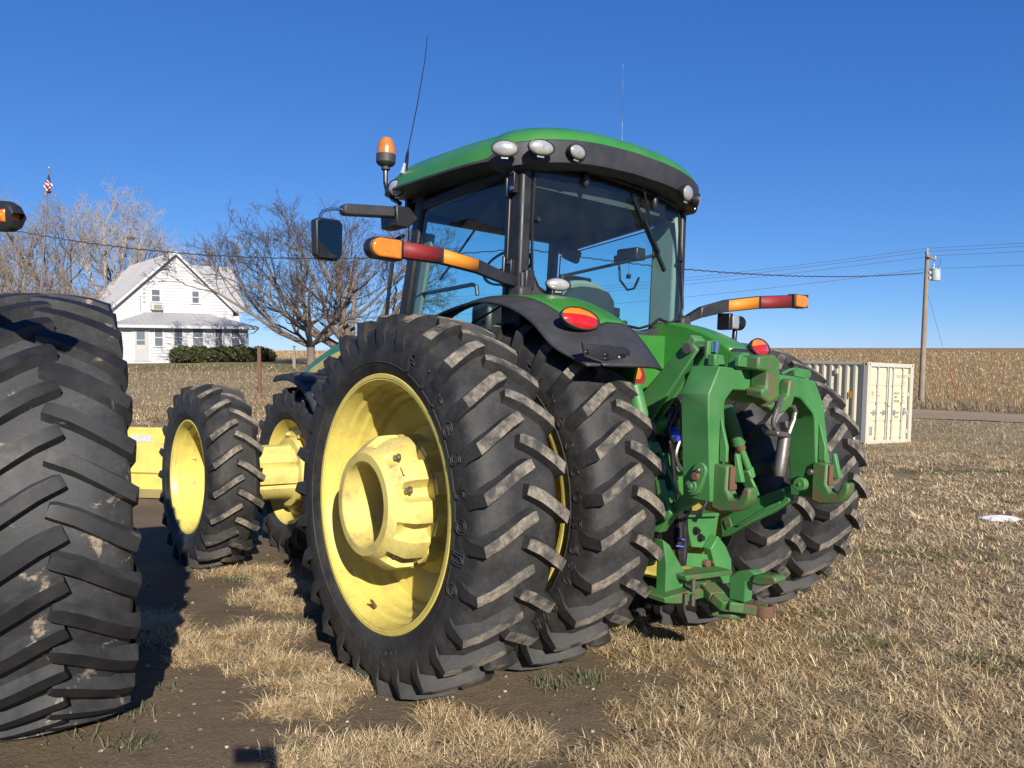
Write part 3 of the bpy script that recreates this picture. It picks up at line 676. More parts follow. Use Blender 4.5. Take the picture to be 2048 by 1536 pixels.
# under-roof headliner block (dark)
mb = MB(); mb.prism([(-.70, .06), (.70, .06), (.66, 1.28), (-.66, 1.28)], 2, 2.80, 2.90); mb.build('headliner', M['headliner'], T)
mb = MB(); mb.prism([(-.72, .045), (.72, .045), (.70, 1.32), (-.70, 1.32)], 2, 2.865, 2.93); mb.build('roof_base', M['plastic'], T)
def lamp(name, c, nrm, w, h, lensm, parent=T, depth=.05, roll=0, housing='plastic'):
    """oval lamp facing nrm"""
    nrm = Vector(nrm).normalized(); q = nrm.to_track_quat('Z', 'Y').to_matrix().to_4x4()
    Mx = Matrix.Translation(Vector(c)) @ q @ Matrix.Rotation(roll, 4, 'Z')
    hb = MB(); hb.M = Mx; n = 28; rows = []
    for (s_, z) in ((.3, -depth), (.8, -depth*.8), (1.05, -.012), (1.06, .006), (.97, .008), (.96, .0)):
        rows.append([(w/2*s_*math.cos(2*math.pi*k/n), h/2*s_*math.sin(2*math.pi*k/n), z) for k in range(n)])
    hb.grid(rows, closeu=True); ho = hb.build(name, M[housing], parent, fixn=True)
    lb = MB(); lb.M = Mx; rows = []
    for (s_, z) in ((.97, .0), (.9, .008), (.7, .016), (.4, .022), (.05, .024)):
        rows.append([(w/2*s_*math.cos(2*math.pi*k/n), h/2*s_*math.sin(2*math.pi*k/n), z) for k in range(n)])
    lb.grid(rows, closeu=True)
    if isinstance(lensm, tuple):
        for va, vb, mm in ((.16, .97, lensm[0]), (-.97, .13, lensm[1])):
            b_ = MB(); b_.M = Mx; rows = []
            for i_ in range(9):
                v_ = va+(vb-va)*i_/8; hw_ = math.sqrt(max(0, .97**2-v_*v_))
                rows.append([(w/2*hw_*u_, h/2*v_, .002+.024*(1-(hw_*u_)**2-v_**2)) for u_ in np.linspace(-1, 1, 15)])
            b_.grid(rows); b_.build('lens', M[mm], ho, fixn=True)
    else:
        lb.build('lens', M[lensm], ho, fixn=True)
        if lensm == 'clear':
            bb = MB(); bb.M = Mx; bb.box((0, -h*.56, -.004), (w*.28, h*.16, .012)); bb.build('clip', M['galv'], ho, bevel=.003)
    return ho
lamp('roof_lamp', TL(1010, 297, 1, -.055), (-.75, -1, -.15), .150, .090, 'clear')
lamp('roof_lamp', TL(1083, 295, 1, -.175), (-.25, -1, -.12), .160, .088, 'clear')
lamp('roof_lamp', TL(1155, 304, 1, -.190), (.15, -1, -.12), .150, .085, 'clear')
lamp('roof_lamp', TL(1375, 386, 1, -.20), (.25, -1, -.15), .150, .105, 'clear')
lamp('roof_lamp', TL(1393, 402, 1, -.11), (.8, -.6, -.15), .13, .10, 'clear')
lamp('roof_lamp', TL(792, 376, 0, -.93), (-.9, -.25, -.2), .14, .11, 'clear')
# pillars
def pillar(name, px0, px1, plane, w, d, m='plastic', parent=T):
    a = TL(*px0, *plane); b = TL(*px1, *plane); mb = MB(); mb.bar(a, b, w, d, up=(1, 0, 0)); return mb.build(name, M[m], parent, bevel=.012)
mb = MB(); mb.bar((-.735, .045, 1.90), (-.725, .055, 2.93), .13, .085, up=(1, 0, 0)); cp = mb.build('rear_pillar', M['plastic'], T, bevel=.02)
mb = MB(); mb.bar((-.762, .105, 1.95), (-.755, .105, 2.90), .035, .05, up=(1, 0, 0)); mb.build('door_seal', M['black_metal'], cp, bevel=.006)
mb = MB(); mb.bar((.745, .035, 1.90), (.745, .045, 2.93), .07, .05, up=(1, 0, 0)); mb.build('rear_pillar', M['plastic'], T, bevel=.015)
mb = MB(); mb.bar((.715, .16, 1.92), (.715, .15, 2.84), .22, .05, up=(1, 0, 0)); mb.build('pillar_trim', M['trim'], T, bevel=.02)
mb = MB(); mb.bar((-.668, .10, 1.92), (-.660, .10, 2.83), .10, .035, up=(1, 0, 0)); mb.build('pillar_trim', M['trim'], T, bevel=.015)
mb = MB(); mb.bar((-.75, 1.31, 1.85), (-.735, 1.10, 2.90), .10, .07, up=(1, 0, 0)); ap = mb.build('front_pillar', M['plastic'], T, bevel=.015)
mb = MB(); mb.bar((-.70, 1.25, 1.85), (-.69, 1.08, 2.62), .10, .03, up=(1, 0, 0)); mb.build('pillar_trim', M['trim'], T, bevel=.01)
mb = MB(); mb.bar((.70, 1.37, 1.85), (.69, 1.32, 2.90), .07, .07, up=(1, 0, 0)); mb.build('front_pillar', M['plastic'], T, bevel=.015)
for z_, h_ in ((2.835, .14), (1.90, .12)): mb = MB(); mb.bar((-.72, 1.37, z_), (.70, 1.37, z_), .05, h_); mb.build('windscreen_frame', M['plastic'], T, bevel=.01)
mb = MB(); mb.bar((.735, .22, 2.90), (.735, 1.30, 2.775), .05, .20, up=(0, 0, 1)); mb.build('window_frame', M['plastic'], T, bevel=.01)
mb = MB(); mb.bar((-.745, .08, 2.89), (-.74, 1.12, 2.80), .05, .07, up=(0, 0, 1)); mb.build('door_frame', M['plastic'], T, bevel=.01)
# lower cab shell
mb = MB(); mb.prism([(-.70, .02), (.72, .02), (.70, 1.40), (-.70, 1.40)], 2, 1.30, 1.885); mb.build('cab_floor', M['plastic'], T, bevel=.02)
P0 = [TL(a, b, 1, .0) for a, b in ((1058, 545), (1068, 575), (1090, 596), (1180, 632), (1245, 655), (1278, 663), (1305, 657), (1318, 645), (1338, 650), (1362, 643), (1372, 630), (1374, 690), (1240, 680), (1036, 640), (1036, 545))]
mb = MB(); mb.prism([(p.x, p.z) for p in P0], 1, -.035, .05); mb.build('rear_sill', M['plastic_grey'], T, bevel=.008)
mb = MB(); mb.box((-.73, .03, 2.03), (.12, .17, .20)); mb.box((-.745, .0, 2.13), (.10, .12, .10)); mb.build('pillar_foot', M['plastic_grey'], T, bevel=.02)
mb = MB(); mb.box((.76, .03, 2.00), (.10, .14, .22)); mb.build('pillar_foot', M['plastic_grey'], T, bevel=.02)
# glazing
def pane(name, pts, m, parent=T, frame=.012, thick=.006):
    mb = MB(); mb.add(pts, [tuple(range(len(pts)))]); o = mb.build(name, M[m], parent, smooth=0)
    if frame:
        fb = MB(); q = [Vector(p) for p in pts]; fb.tube(q+[q[0], q[1]], frame, 6, cap=False); fb.build('seal', M['black_metal'], o)
    return o
def rnd(pts, r=.25, n=4):
    out = []; k = len(pts)
    for i in range(k):
        a, b, c = Vector(pts[i-1]), Vector(pts[i]), Vector(pts[(i+1) % k])
        for t in np.linspace(0, 1, n):
            p0 = b+(a-b)*r; p2 = b+(c-b)*r; t = float(t); out.append(p0*(1-t)**2+b*2*t*(1-t)+p2*t*t)
    return out
rw = [TL(a, b, 1, -.012) for a, b in ((1070, 342), (1085, 325), (1110, 325), (1200, 350), (1280, 378), (1325, 396), (1350, 412), (1358, 432), (1362, 520), (1366, 615), (1360, 638), (1338, 646), (1318, 638), (1303, 650), (1278, 657), (1245, 650), (1180, 626), (1100, 592), (1076, 574), (1064, 545), (1064, 450))]
# bow the rear pane gently outwards in the middle
rg = [Vector((p.x, p.y-.0, p.z)) for p in rw]
pane('rear_window', rg, 'cabglass', frame=.010)
dg_ = [TL(a, b, 0, -.752) for a, b in ((1024, 352), (985, 362), (930, 384), (870, 408), (852, 420), (843, 440), (826, 530), (810, 640), (930, 655), (1022, 600))]
pane('door_window', dg_, 'cabglass', frame=.008)
pane('windscreen', [(-.70, 1.365, 1.94), (.68, 1.365, 1.94), (.68, 1.35, 2.77), (-.70, 1.35, 2.77)], 'cabglass_front', frame=.006)
pane('side_window', [(.745, .26, 1.90), (.745, 1.34, 1.90), (.745, 1.30, 2.66), (.745, .26, 2.77)], 'cabglass_front', frame=.006)
# rear window fittings
for a, b in ((1172, 358), (1309, 404)):
    p = TL(a, b, 1, -.03); mb = MB(); mb.tube([p+Vector((0, 0, -.045)), p+Vector((0, 0, -.03)), p+Vector((0, 0, .03)), p+Vector((0, 0, .04))], [.012, .022, .022, .016], 12); mb.build('window_hinge', M['plastic'], T)
for a, b in ((1074, 439), (1362, 519)):
    p = TL(a, b, 1, -.02); mb = MB(); mb.tube([p, p+Vector((0, -.02, 0))], [.018, .014], 12); mb.build('window_knob', M['plastic'], T)
a0, a1, b0, b1 = TL(1283, 352, 1, -.07), TL(1305, 462, 1, -.06), TL(1266, 396, 1, -.035), TL(1329, 542, 1, -.03)
mb = MB(); mb.tube([a0, TL(1292, 400, 1, -.07), a1, TL(1302, 478, 1, -.045)], [.010, .006, .005, .006], 6); wp = mb.build('rear_wiper', M['black_metal'], T)
mb = MB(); mb.bar(b0, b1, .018, .024); mb.bar(b0+(b1-b0)*.3+Vector((0, -.02, 0)), b0+(b1-b0)*.75+Vector((0, -.02, 0)), .012, .02); mb.build('wiper_blade', M['black_metal'], wp)
# door hinges on the rear pillar
for z in (2.80, 2.27):
    mb = MB(); mb.box((-.785, .06, z), (.035, .07, .14)); mb.tube([(-.80, .095, z-.09), (-.80, .095, z+.09)], .012, 8); h_ = mb.build('door_hinge', M['black_metal'], T, bevel=.006)
    for dz in (-.045, .05): mb = MB(); mb.tube([(-.80, .04, z+dz), (-.812, .04, z+dz)], .013, 10); mb.build('bolt', M['chrome'], h_)
# interior
mb = MB(); rows = []
for i, (z, w, t) in enumerate(((1.95, .22, .06), (2.02, .235, .07), (2.12, .24, .07), (2.20, .225, .06), (2.255, .17, .05), (2.275, .08, .02))):
    rows.append([(.10+w*se(math.cos(a), .6), .30-.03*(z-2)*2+t*se(math.sin(a), .6), z) for a in np.linspace(0, 6.283, 33)[:-1]])
mb.grid(rows, closeu=True); mb.add(rows[-1], [tuple(range(32))]); sb = mb.build('seat_back', M['seat'], T, fixn=True)
mb = MB(); mb.tube([(-.13, .33, 2.0), (-.145, .34, 2.14), (-.11, .34, 2.24), (0, .34, 2.285), (.1, .34, 2.295), (.2, .34, 2.285), (.31, .34, 2.24), (.345, .34, 2.14), (.33, .33, 2.0)], .035, 8); mb.build('seat_piping', M['trim'], sb)
mb = MB(); mb.box((.1, .55, 1.98), (.5, .5, .12)); mb.build('seat_cushion', M['seat'], T, bevel=.04)
mb = MB(); mb.box((.33, .40, 2.12), (.08, .32, .07)); mb.tube([(.33, .28, 2.06), (.33, .20, 2.06)], .02, 8); mb.tube([(.39, .28, 2.05), (.39, .20, 2.05)], .02, 8); mb.build('armrest', M['plastic'], T, bevel=.015)
mb = MB(); mb.lathe([(0.0, .185), (.012, .197), (.024, .185), (.012, .173)], 'z', n=36, closed=True)
for k in range(3):
    a = k*2.094+.5; mb.bar((0, 0, 0), (.18*math.cos(a), .18*math.sin(a), .012), .03, .012)
mb.tube([(0, 0, 0), (0, 0, -.5)], .03, 8)
mb.build('steering_wheel', M['black_metal'], T, loc=(-.10, .93, 2.43), rot=(rad(-38), 0, 0))
mb = MB(); q0, q1 = TL(1120, 548, 1, .70), TL(1178, 592, 1, .70); c = (q0+q1)/2; mb.box(c, (q1.x-q0.x, .05, q0.z-q1.z)); mn = mb.build('monitor', M['plastic'], T, bevel=.012)
mb = MB(); mb.box(c+Vector((0, -.028, 0)), ((q1.x-q0.x)*.85, .006, (q0.z-q1.z)*.8)); mb.build('screen', M['screen'], mn)
r0, r1 = TL(1120, 553, 1, .75), TL(1290, 515, 0, .60); mb = MB(); mb.tube([r0, r1, Vector((.70, r1.y-.03, r1.z+.03))], .012, 8); br = mb.build('monitor_bracket', M['black_metal'], T)
d0 = TL(1262, 510, 0, .58); mb = MB(); mb.box(d0, (.10, .20, .09)); mb.box(d0+Vector((0, .11, -.02)), (.08, .06, .05)); mb.build('radio_box', M['black_metal'], br, bevel=.012)
mb = MB(); mb.tube([TL(1238, 525, 0, .55), TL(1240, 560, 0, .55), TL(1255, 580, 0, .55), TL(1268, 577, 0, .55), TL(1278, 555, 0, .55)], .009, 6); mb.build('hanging_cable', M['hose'], br)
mb = MB(); p = TL(1257, 553, 0, .5); mb.box(p, (.02, .03, .03)); mb.tube([p, p+Vector((0, 0, .10))], .002, 4); mb.build('hanging_ornament', M['black_metal'], T, bevel=.004)
mb = MB(); p = TL(1145, 512, 0, .30); mb.bar(p+Vector((0, .09, .04)), p+Vector((0, -.07, -.02)), .05, .10); mb.build('visor_mirror', M['black_metal'], T, bevel=.02)
mb = MB(); mb.box(TL(1190, 440, 1, 1.0), (.24, .12, .10)); mb.build('ceiling_console', M['plastic'], T, bevel=.02)
mb = MB(); mb.box((-.05, 1.12, 2.02), (.34, .22, .34)); mb.build('dashboard', M['plastic'], T, bevel=.05)
mb = MB(); mb.tube([TL(828, 605, 0, -.70), TL(832, 596, 0, -.70), TL(846, 588, 0, -.70), TL(945, 569, 0, -.70), TL(953, 573, 0, -.70), TL(955, 590, 0, -.70)], .014, 8); mb.build('door_grab_rail', M['black_metal'], T)
# windscreen wiper seen through the glass
mb = MB(); mb.tube([TL(955, 452, 1, 1.40), TL(880, 560, 1, 1.40)], .010, 6); mb.build('front_wiper', M['black_metal'], T)
# exterior grab rail, left
mb = MB(); mb.tube([TL(771, 660, 0, -.90), TL(776, 600, 0, -.90), TL(789, 492, 0, -.90), TL(794, 478, 0, -.88), TL(808, 471, 0, -.82)], .014, 8); mb.build('grab_rail', M['black_metal'], T)
# mirror, left
ym = .92
mb = MB(); q = [TL(a, b, 1, ym) for a, b in ((683, 411), (690, 408), (782, 414), (786, 420), (784, 436), (690, 431), (683, 427))]
mb.prism([(p.x, p.z) for p in q], 1, ym-.04, ym+.04); ma = mb.build('mirror_arm', M['plastic_grey'], T, bevel=.02)
mb = MB(); mb.prism([(p.x, p.z) for p in [TL(a, b, 1, ym) for a, b in ((784, 412), (812, 416), (830, 440), (808, 458), (786, 454))]], 1, ym-.05, ym+.16); mb.build('arm_bracket', M['plastic'], ma, bevel=.01)
mb = MB(); mb.tube([TL(690, 419, 1, ym), TL(660, 418, 1, ym), TL(646, 422, 1, ym), TL(640, 432, 1, ym), TL(640, 445, 1, ym)], .010, 8); mb.build('mirror_tube', M['chrome'], ma)
mq = [TL(a, b, 1, ym-.04) for a, b in ((630, 438), (640, 434), (680, 440), (686, 450), (684, 512), (676, 522), (642, 518), (632, 508))]
mb = MB(); mb.prism([(p.x, p.z) for p in mq], 1, ym-.045, ym+.03); mr = mb.build('mirror', M['plastic'], T, bevel=.012)
cx_ = sum(p.x for p in mq)/8; cz_ = sum(p.z for p in mq)/8
mb = MB(); mb.prism([(cx_+(p.x-cx_)*.86, cz_+(p.z-cz_)*.90) for p in mq], 1, ym-.050, ym-.046); mb.build('mirror_glass', M['mirror'], mr)
mb = MB(); mb.prism([(p.x, p.z) for p in [TL(a, b, 1, ym-.053) for a, b in ((637, 480), (650, 493), (662, 507), (676, 512), (664, 517), (640, 514))]], 1, ym-.054, ym-.0515); mb.build('broken_corner', M['black_metal'], mr)
# beacon
xb = -.86
mb = MB(); mb.tube([TL(800, 407, 0, xb), TL(785, 398, 0, xb), TL(775, 384, 0, xb), TL(771, 365, 0, xb), TL(771, 340, 0, xb)], .017, 10); bs = mb.build('beacon_stalk', M['black_metal'], T)
bp = TL(771, 342, 0, xb)
mb = MB(); mb.lathe([(0, .02), (.01, .032), (.03, .032), (.04, .055), (.06, .070), (.118, .070), (.121, .05)], 'z', c=bp, n=28); mb.build('beacon_base', M['plastic_grey'], bs)
mb = MB(); mb.lathe([(.118, .067), (.16, .066), (.205, .056), (.235, .034), (.245, .004)], 'z', c=bp, n=28); M['beacon'] = lens('dusty_amber_lens', (.50, .17, .035), .25); mb.build('beacon_lens', M['beacon'], bs)
# antennas
a0 = TL(812, 333, 0, -.88); mb = MB(); mb.tube([a0+Vector((0, 0, -.04)), a0, a0+Vector((.0, -.012, .07)), a0+Vector((0, -.02, .11))], [.012, .014, .012, .006], 8); an = mb.build('antenna', M['black_metal'], T)
mb = MB(); mb.tube([a0+Vector((0, -.02, .11)), TL(835, 208, 0, -.88), TL(850, 120, 0, -.88), TL(855, 72, 0, -.88)], [.004, .0035, .003, .002], 5); mb.build('whip', M['black_metal'], an)
mb = MB(); mb.tube([a0+Vector((-.02, .01, -.05)), a0+Vector((-.01, .0, .02))], [.018, .012], 8); mb.build('antenna_bracket', M['galv'], an)
mb = MB(); mb.tube([TL(1244, 300, 1, .5), TL(1245, 200, 1, .5), TL(1246.5, 128, 1, .5)], [.003, .002, .0015], 4); mb.build('antenna', M['chrome'], T)
# warning light arms
def warn_arm(P, side):
    """P: list of 3-D points from the base to the tip with half heights"""
    mb = MB(); rows = []
    for p, hh in P:
        rows.append([p+Vector((0, dy, dz)) for dy, dz in ((-.018, -hh), (-.018, hh), (.022, hh), (.022, -hh))])
    mb.grid(rows, closeu=True); mb.add(rows[0], [(0, 1, 2, 3)]); mb.add(rows[-1], [(0, 1, 2, 3)])
    return mb.build('warning_arm', M['plastic'], T, bevel=.006, fixn=True)
def dlamp(c, sx_, w, h, parent):
    # D-shaped marker lamp: square inner end, round outer end; faces rearwards
    def outline(k): 
        pts = [(-sx_*w/2*k, -h/2*k), (-sx_*w/2*k, h/2*k)]
        for q in range(13): t = math.pi/2-math.pi*q/12; pts.append((sx_*(w/2-h/2+h/2*math.cos(t))*k, h/2*math.sin(t)*k))
        return pts
    hb = MB(); hb.prism([(c.x+x, c.z+z) for x, z in outline(1.10)], 1, c.y, c.y+.07); ho = hb.build('arm_lamp', M['plastic'], parent, bevel=.006)
    lb = MB(); lb.prism([(c.x+x, c.z+z) for x, z in outline(.97)], 1, c.y-.016, c.y+.01); lb.build('lens', M['amber'], ho, bevel=.010, seg=3)
    cc = MB(); cc.tube([Vector((c.x, c.y-.014, c.z)), Vector((c.x, c.y-.0185, c.z))], [h*.22, h*.20], 20); cc.build('bulb_ring', M['amber'], ho)
def tape(P, m, parent, name):
    mb = MB(); mb.grid([[p+Vector((0, -.0215, -hh)), p+Vector((0, -.0215, hh))] for p, hh in P]); o = mb.build(name, M[m], parent, solid=.004, fixn=True); return o
def lerp_arm(pts, t):
    t = t*(len(pts)-1); i = min(int(t), len(pts)-2); f = t-i; return pts[i][0].lerp(pts[i+1][0], f), pts[i][1]*(1-f)+pts[i+1][1]*f
yl = [.03, -.04, -.10, -.16, -.19, -.21]
LA = [(TL(a, b, 1, y), h) for (a, b), y, h in zip(((1042, 568), (1000, 553), (955, 533), (880, 512), (800, 499), (762, 496)), yl, (.028, .034, .038, .041, .043, .045))]
ar = warn_arm(LA, -1)
tape([lerp_arm([(p, h*.86) for p, h in LA[2:4]], t) for t in (.04, .5, .96)], 'amber_tape', ar, 'amber_reflector')
tape([lerp_arm([(p, h*.9) for p, h in LA[3:5]], t) for t in (.03, .5, .97)], 'red_tape', ar, 'red_reflector')
dlamp(TL(773, 496, 1, -.235), -1, .165, .095, ar)
mb = MB(); mb.box(TL(1050, 560, 1, 0.0), (.07, .10, .12)); mb.build('arm_foot', M['plastic'], ar, bevel=.012)
RA = [(TL(a, b, 1, y), h) for (a, b), y, h in zip(((1376, 637), (1400, 625), (1450, 612), (1515, 605), (1580, 603), (1612, 603)), yl, (.030, .040, .045, .048, .050, .052))]
ar = warn_arm(RA, 1)
tape([lerp_arm([(p, h*.86) for p, h in RA[2:4]], t) for t in (.04, .5, .96)], 'amber_tape', ar, 'amber_reflector')
tape([lerp_arm([(p, h*.9) for p, h in RA[3:5]], t) for t in (.03, .5, .97)], 'red_tape', ar, 'red_reflector')
dlamp(TL(1603, 603, 1, -.235), 1, .165, .095, ar)
# ---------------------------------------------------------------- fenders
def interp(c, t): 
    k = len(c)-1; u = min(t*k, k-1e-6); i = int(u); f = u-i
    p0, p1, p2, p3 = [Vector(c[min(max(j, 0), k)]) for j in (i-1, i, i+1, i+2)]
    return .5*((2*p1)+(p2-p0)*f+(2*p0-5*p1+4*p2-p3)*f*f+(3*p1-p0-3*p2+p3)*f**3)
OUT = [(1.02, 0, 1.62), (.86, 0, 1.84), (.60, 0, 1.995), (.23, 0, 2.068), (.037, 0, 2.09), (-.196, 0, 2.059), (-.417, 0, 1.967), (-.587, 0, 1.834), (-.69, 0, 1.765), (-.80, 0, 1.722)]
INN = [(1.02, 0, 1.66), (.80, 0, 1.92), (.52, 0, 2.07), (.25, 0, 2.125), (0, 0, 2.140), (-.25, 0, 2.110), (-.46, 0, 2.040), (-.62, 0, 1.955), (-.74, 0, 1.86), (-.865, 0, 1.726)]
def fender(side, xo=1.0, xi=.45, NT=44):
    cols = [(1.0, 'o'), (.97, 'o'), (.90, 'o'), (.84, 'o'), (.80, 'm'), (.72, 'm'), (.64, 'i'), (.55, 'i'), (.47, 'i')]
    rows_b = []; rows_g = []
    def pt(t, x):
        a, b = interp(OUT, t), interp(INN, t); f = min(1, max(0, (1.0-x)/.36)); f = f**.8; p = a.lerp(b, f)
        fl = max(0, (x-.93)/.07); 
        rear = float(sstep(.72, .95, t))
        xx = x-(.05*rear if x > .9 else 0)
        if x < .5: p = p+Vector((0, 0, -.012))
        return Vector((side*xx, p.x, p.z-.02*fl*(1-rear)-(.085 if side > 0 else 0)))
    tb = []
    XS = [1.01, .985, .95, .91, .87, .84, .80, .75, .70, .64, .58, .52, .47]
    mb = MB(); rows = [[pt(i/NT, x) for x in XS] for i in range(NT+1)]
    def isgreen(i, j):
        t = i/NT; xl = .855 if t < .60 else .855-.0*(t-.6)
        return t < .765 and t > .12 and XS[j] <= xl
    gi = MB(); bi = MB()
    for i in range(NT):
        for j in range(len(XS)-1):
            ym_ = (rows[i][j].y+rows[i+1][j].y)/2
            if ym_ > -.06 and XS[j+1] < .77: continue
            b_ = gi if isgreen(i, j) else bi
            b_.add([rows[i][j], rows[i][j+1], rows[i+1][j+1], rows[i+1][j]], [(0, 1, 2, 3)])
    def weld(b_):
        seen = {}; idx = []
        for v in b_.v:
            k = tuple(round(c, 5) for c in v); idx.append(seen.setdefault(k, len(seen)))
        b_.v = list(seen.keys()); b_.f = [tuple(idx[q] for q in f) for f in b_.f]; return b_
    g = weld(gi).build('fender', M['green'], T, smooth=60, solid=.016, fixn=True)
    bk = weld(bi).build('fender_flare', M['plastic_grey'], g, smooth=60, solid=.014, fixn=True)
    # inner side wall
    wm = MB(); top = [(p.x, p.z-.01-(.085 if side > 0 else 0)) for p in [interp(INN, i/30) for i in range(13, 27)]]
    wm.prism(top+[(-.66, 1.60), (-.30, 1.50), (top[0][0], 1.50)], 0, side*.455, side*.475); wm.build('fender_wall', M['green'], g, fixn=True)
    return g, bk
fl, flb = fender(-1); fr, frb = fender(1)
# left flare recess: shade of its depth and openings is put into dark plates
def on_flare(px, py): return TL(px, py, 1, -.80)
mb = MB(); q = [on_flare(a, b) for a, b in ((1160, 690), (1240, 697), (1256, 706), (1256, 728), (1200, 728), (1165, 715))]
rec = MB(); rec.add([p+Vector((0, -.012, .01)) for p in q], [tuple(range(len(q)))]); ro_ = rec.build('recess_panel', M['plastic'], flb, solid=.008, bevel=.003); rt_ = MB(); rq = [p+Vector((0, -.014, .01)) for p in q]; rt_.tube(rq+rq[:2], .006, 6, cap=False); rt_.build('recess_rim', M['plastic_grey'], ro_)
for pts in (((1163, 706), (1170, 703), (1172, 711), (1165, 714)), ((1230, 712), (1245, 711), (1246, 729), (1229, 728)), ((1202, 710), (1211, 710), (1211, 716), (1202, 716)), ((1202, 719), (1211, 719), (1211, 724), (1202, 724))):
    h_ = MB(); q = [on_flare(a, b)+Vector((0, -.019, .01)) for a, b in pts]; h_.add(q, [(0, 1, 2, 3)]); h_.build('cutout_shade', M['black_metal'], flb, solid=.003)
for side, px in ((-1, (1155, 637)), (1, (1515, 695))):
    p = TL(*px, 1, -.60); lamp('tail_lamp', p+Vector((0, -.02, 0)), (-.12 if side < 0 else .10, -1, .42), .235, .122, ('amber', 'redlens'), fl if side < 0 else fr, depth=.06, roll=-.10 if side < 0 else .08)
# oval work lamp on the left fender
p = TL(1117, 569, 1, -.08); ol = lamp('work_lamp', p, (-.25, -1, .05), .160, .078, 'clear', T, depth=.05)
mb = MB(); mb.tube([p+Vector((0, .03, -.03)), p+Vector((0, .03, -.13))], .02, 8); mb.box(p+Vector((0, .03, -.06)), (.09, .05, .05)); mb.build('lamp_bracket', M['black_metal'], ol, bevel=.006)
p = TL(1464, 645, 1, -.10); mb = MB(); mb.box(p+Vector((-.02, 0, 0)), (.09, .10, .10)); fw = mb.build('work_lamp', M['galv'], T, bevel=.012)
mb = MB(); mb.box(p+Vector((-.085, 0, 0)), (.045, .11, .12)); mb.lathe([(0, .05), (.08, .055), (.085, .045)], 'x', c=p+Vector((.02, 0, 0)), n=16); mb.tube([p+Vector((.04, 0, -.04)), p+Vector((.03, .0, -.24))], .020, 8); mb.build('lamp_housing', M['black_metal'], fw, bevel=.008)
# ---------------------------------------------------------------- hood and front
mb = MB(); rows = []
for y, w, zt, zb in ((1.40, .50, 2.02, 1.2), (2.0, .50, 2.00, 1.2), (2.5, .49, 1.985, 1.15), (2.8, .48, 1.935, 1.1), (3.1, .465, 1.87, 1.05), (3.4, .45, 1.78, 1.02), (3.7, .43, 1.67, 1.0), (3.95, .40, 1.50, .95), (4.1, .36, 1.2, .9)):
    rows.append([(-w, y, zb), (-w*1.03, y, zb+(zt-zb)*.5), (-w, y, zt-.13), (-w*.985, y, zt-.10), (-w*.95, y, zt-.05), (-w*.82, y, zt-.01), (-w*.5, y, zt+.02), (0, y, zt+.03), (w*.5, y, zt+.02), (w*.82, y, zt-.01), (w*.95, y, zt-.05), (w*.985, y, zt-.10), (w, y, zt-.13), (w*1.03, y, zb+(zt-zb)*.5), (w, y, zb)])
mb.grid(rows); mb.add(rows[-1], [tuple(range(15))]); hood = mb.build('hood', M['green'], T, smooth=50, fixn=True)
mb = MB(); r2 = []
for s_ in (-1,):
    mb.grid([[(r[2][0]*1.013, r[2][1], r[2][2]-.105), (r[2][0]*1.014, r[2][1], r[2][2]-.05), (r[2][0]*1.014, r[2][1], r[2][2]+.0)] for r in rows[1:7]])
mb.build('yellow_stripe', M['yellow'], hood, solid=.004, fixn=True)
gr = MB(); q = [TL(a, b, 0, -.497) for a, b in ((625, 752), (650, 735), (648, 754))]
gr.add(q, [(0, 1, 2)]); go_ = gr.build('side_grille', M['black_metal'], hood, solid=.004)
# front fender (left)
def ffender(side):
    mb = MB(); rows = []
    for i in range(19):
        a = rad(106-i*4.9); r = .86
        if i == 0: r = .87
        rows.append([(side*x, 3.05-r*math.cos(math.pi-a)*1.0*-1*-1 if False else 3.05+r*math.cos(a)*-1, .72+(r+dz)*math.sin(a)) for x, dz in ((.47, -.07), (.49, 0), (.60, .01), (.75, .01), (.86, .0), (.885, -.05))])
    mb.grid(rows); f = mb.build('front_fender', M['plastic_grey'], T, smooth=50, solid=.015, fixn=True)
    for i0 in (4, 7, 10):
        rb = MB(); rb.grid([[p for p in ((x*1, y, z+.012) for x, y, z in rows[i0+k][1:5])] for k in (0, 1)]); rb.build('fender_rib', M['plastic_grey'], f, solid=.012, fixn=True)
    return f
ffender(-1); ffender(1)
# chassis
mb = MB(); mb.prism([(-.25, .45), (1.3, .45), (2.6, .55), (3.9, .55), (3.9, .95), (2.6, 1.1), (1.3, 1.35), (-.05, 1.5), (-.25, 1.3)], 0, -.30, .30); mb.build('chassis', M['green'], T, bevel=.03)
mb = MB(); mb.lathe([(-1.2, .11), (-.62, .13), (-.5, .22), (-.3, .30), (.3, .30), (.5, .22), (.62, .13), (1.2, .11)], 'x', c=(0, 0, .97), n=32); mb.build('rear_axle', M['green'], T)
mb = MB(); mb.lathe([(-1.35, .10), (-.5, .11), (-.3, .16), (.3, .16), (.5, .11), (1.35, .10)], 'x', c=(0, 3.05, .721), n=24); mb.build('front_axle', M['green'], T)
mb = MB(); mb.box((-.6, 1.3, .9), (.45, 1.1, .62)); mb.build('fuel_tank', M['plastic'], T, bevel=.08)
mb = MB()
for k in range(5): mb.box((-.86-.0*k, 1.95, .50+.28*k), (.32, .30, .035))
mb.build('steps', M['black_metal'], T, bevel=.005)
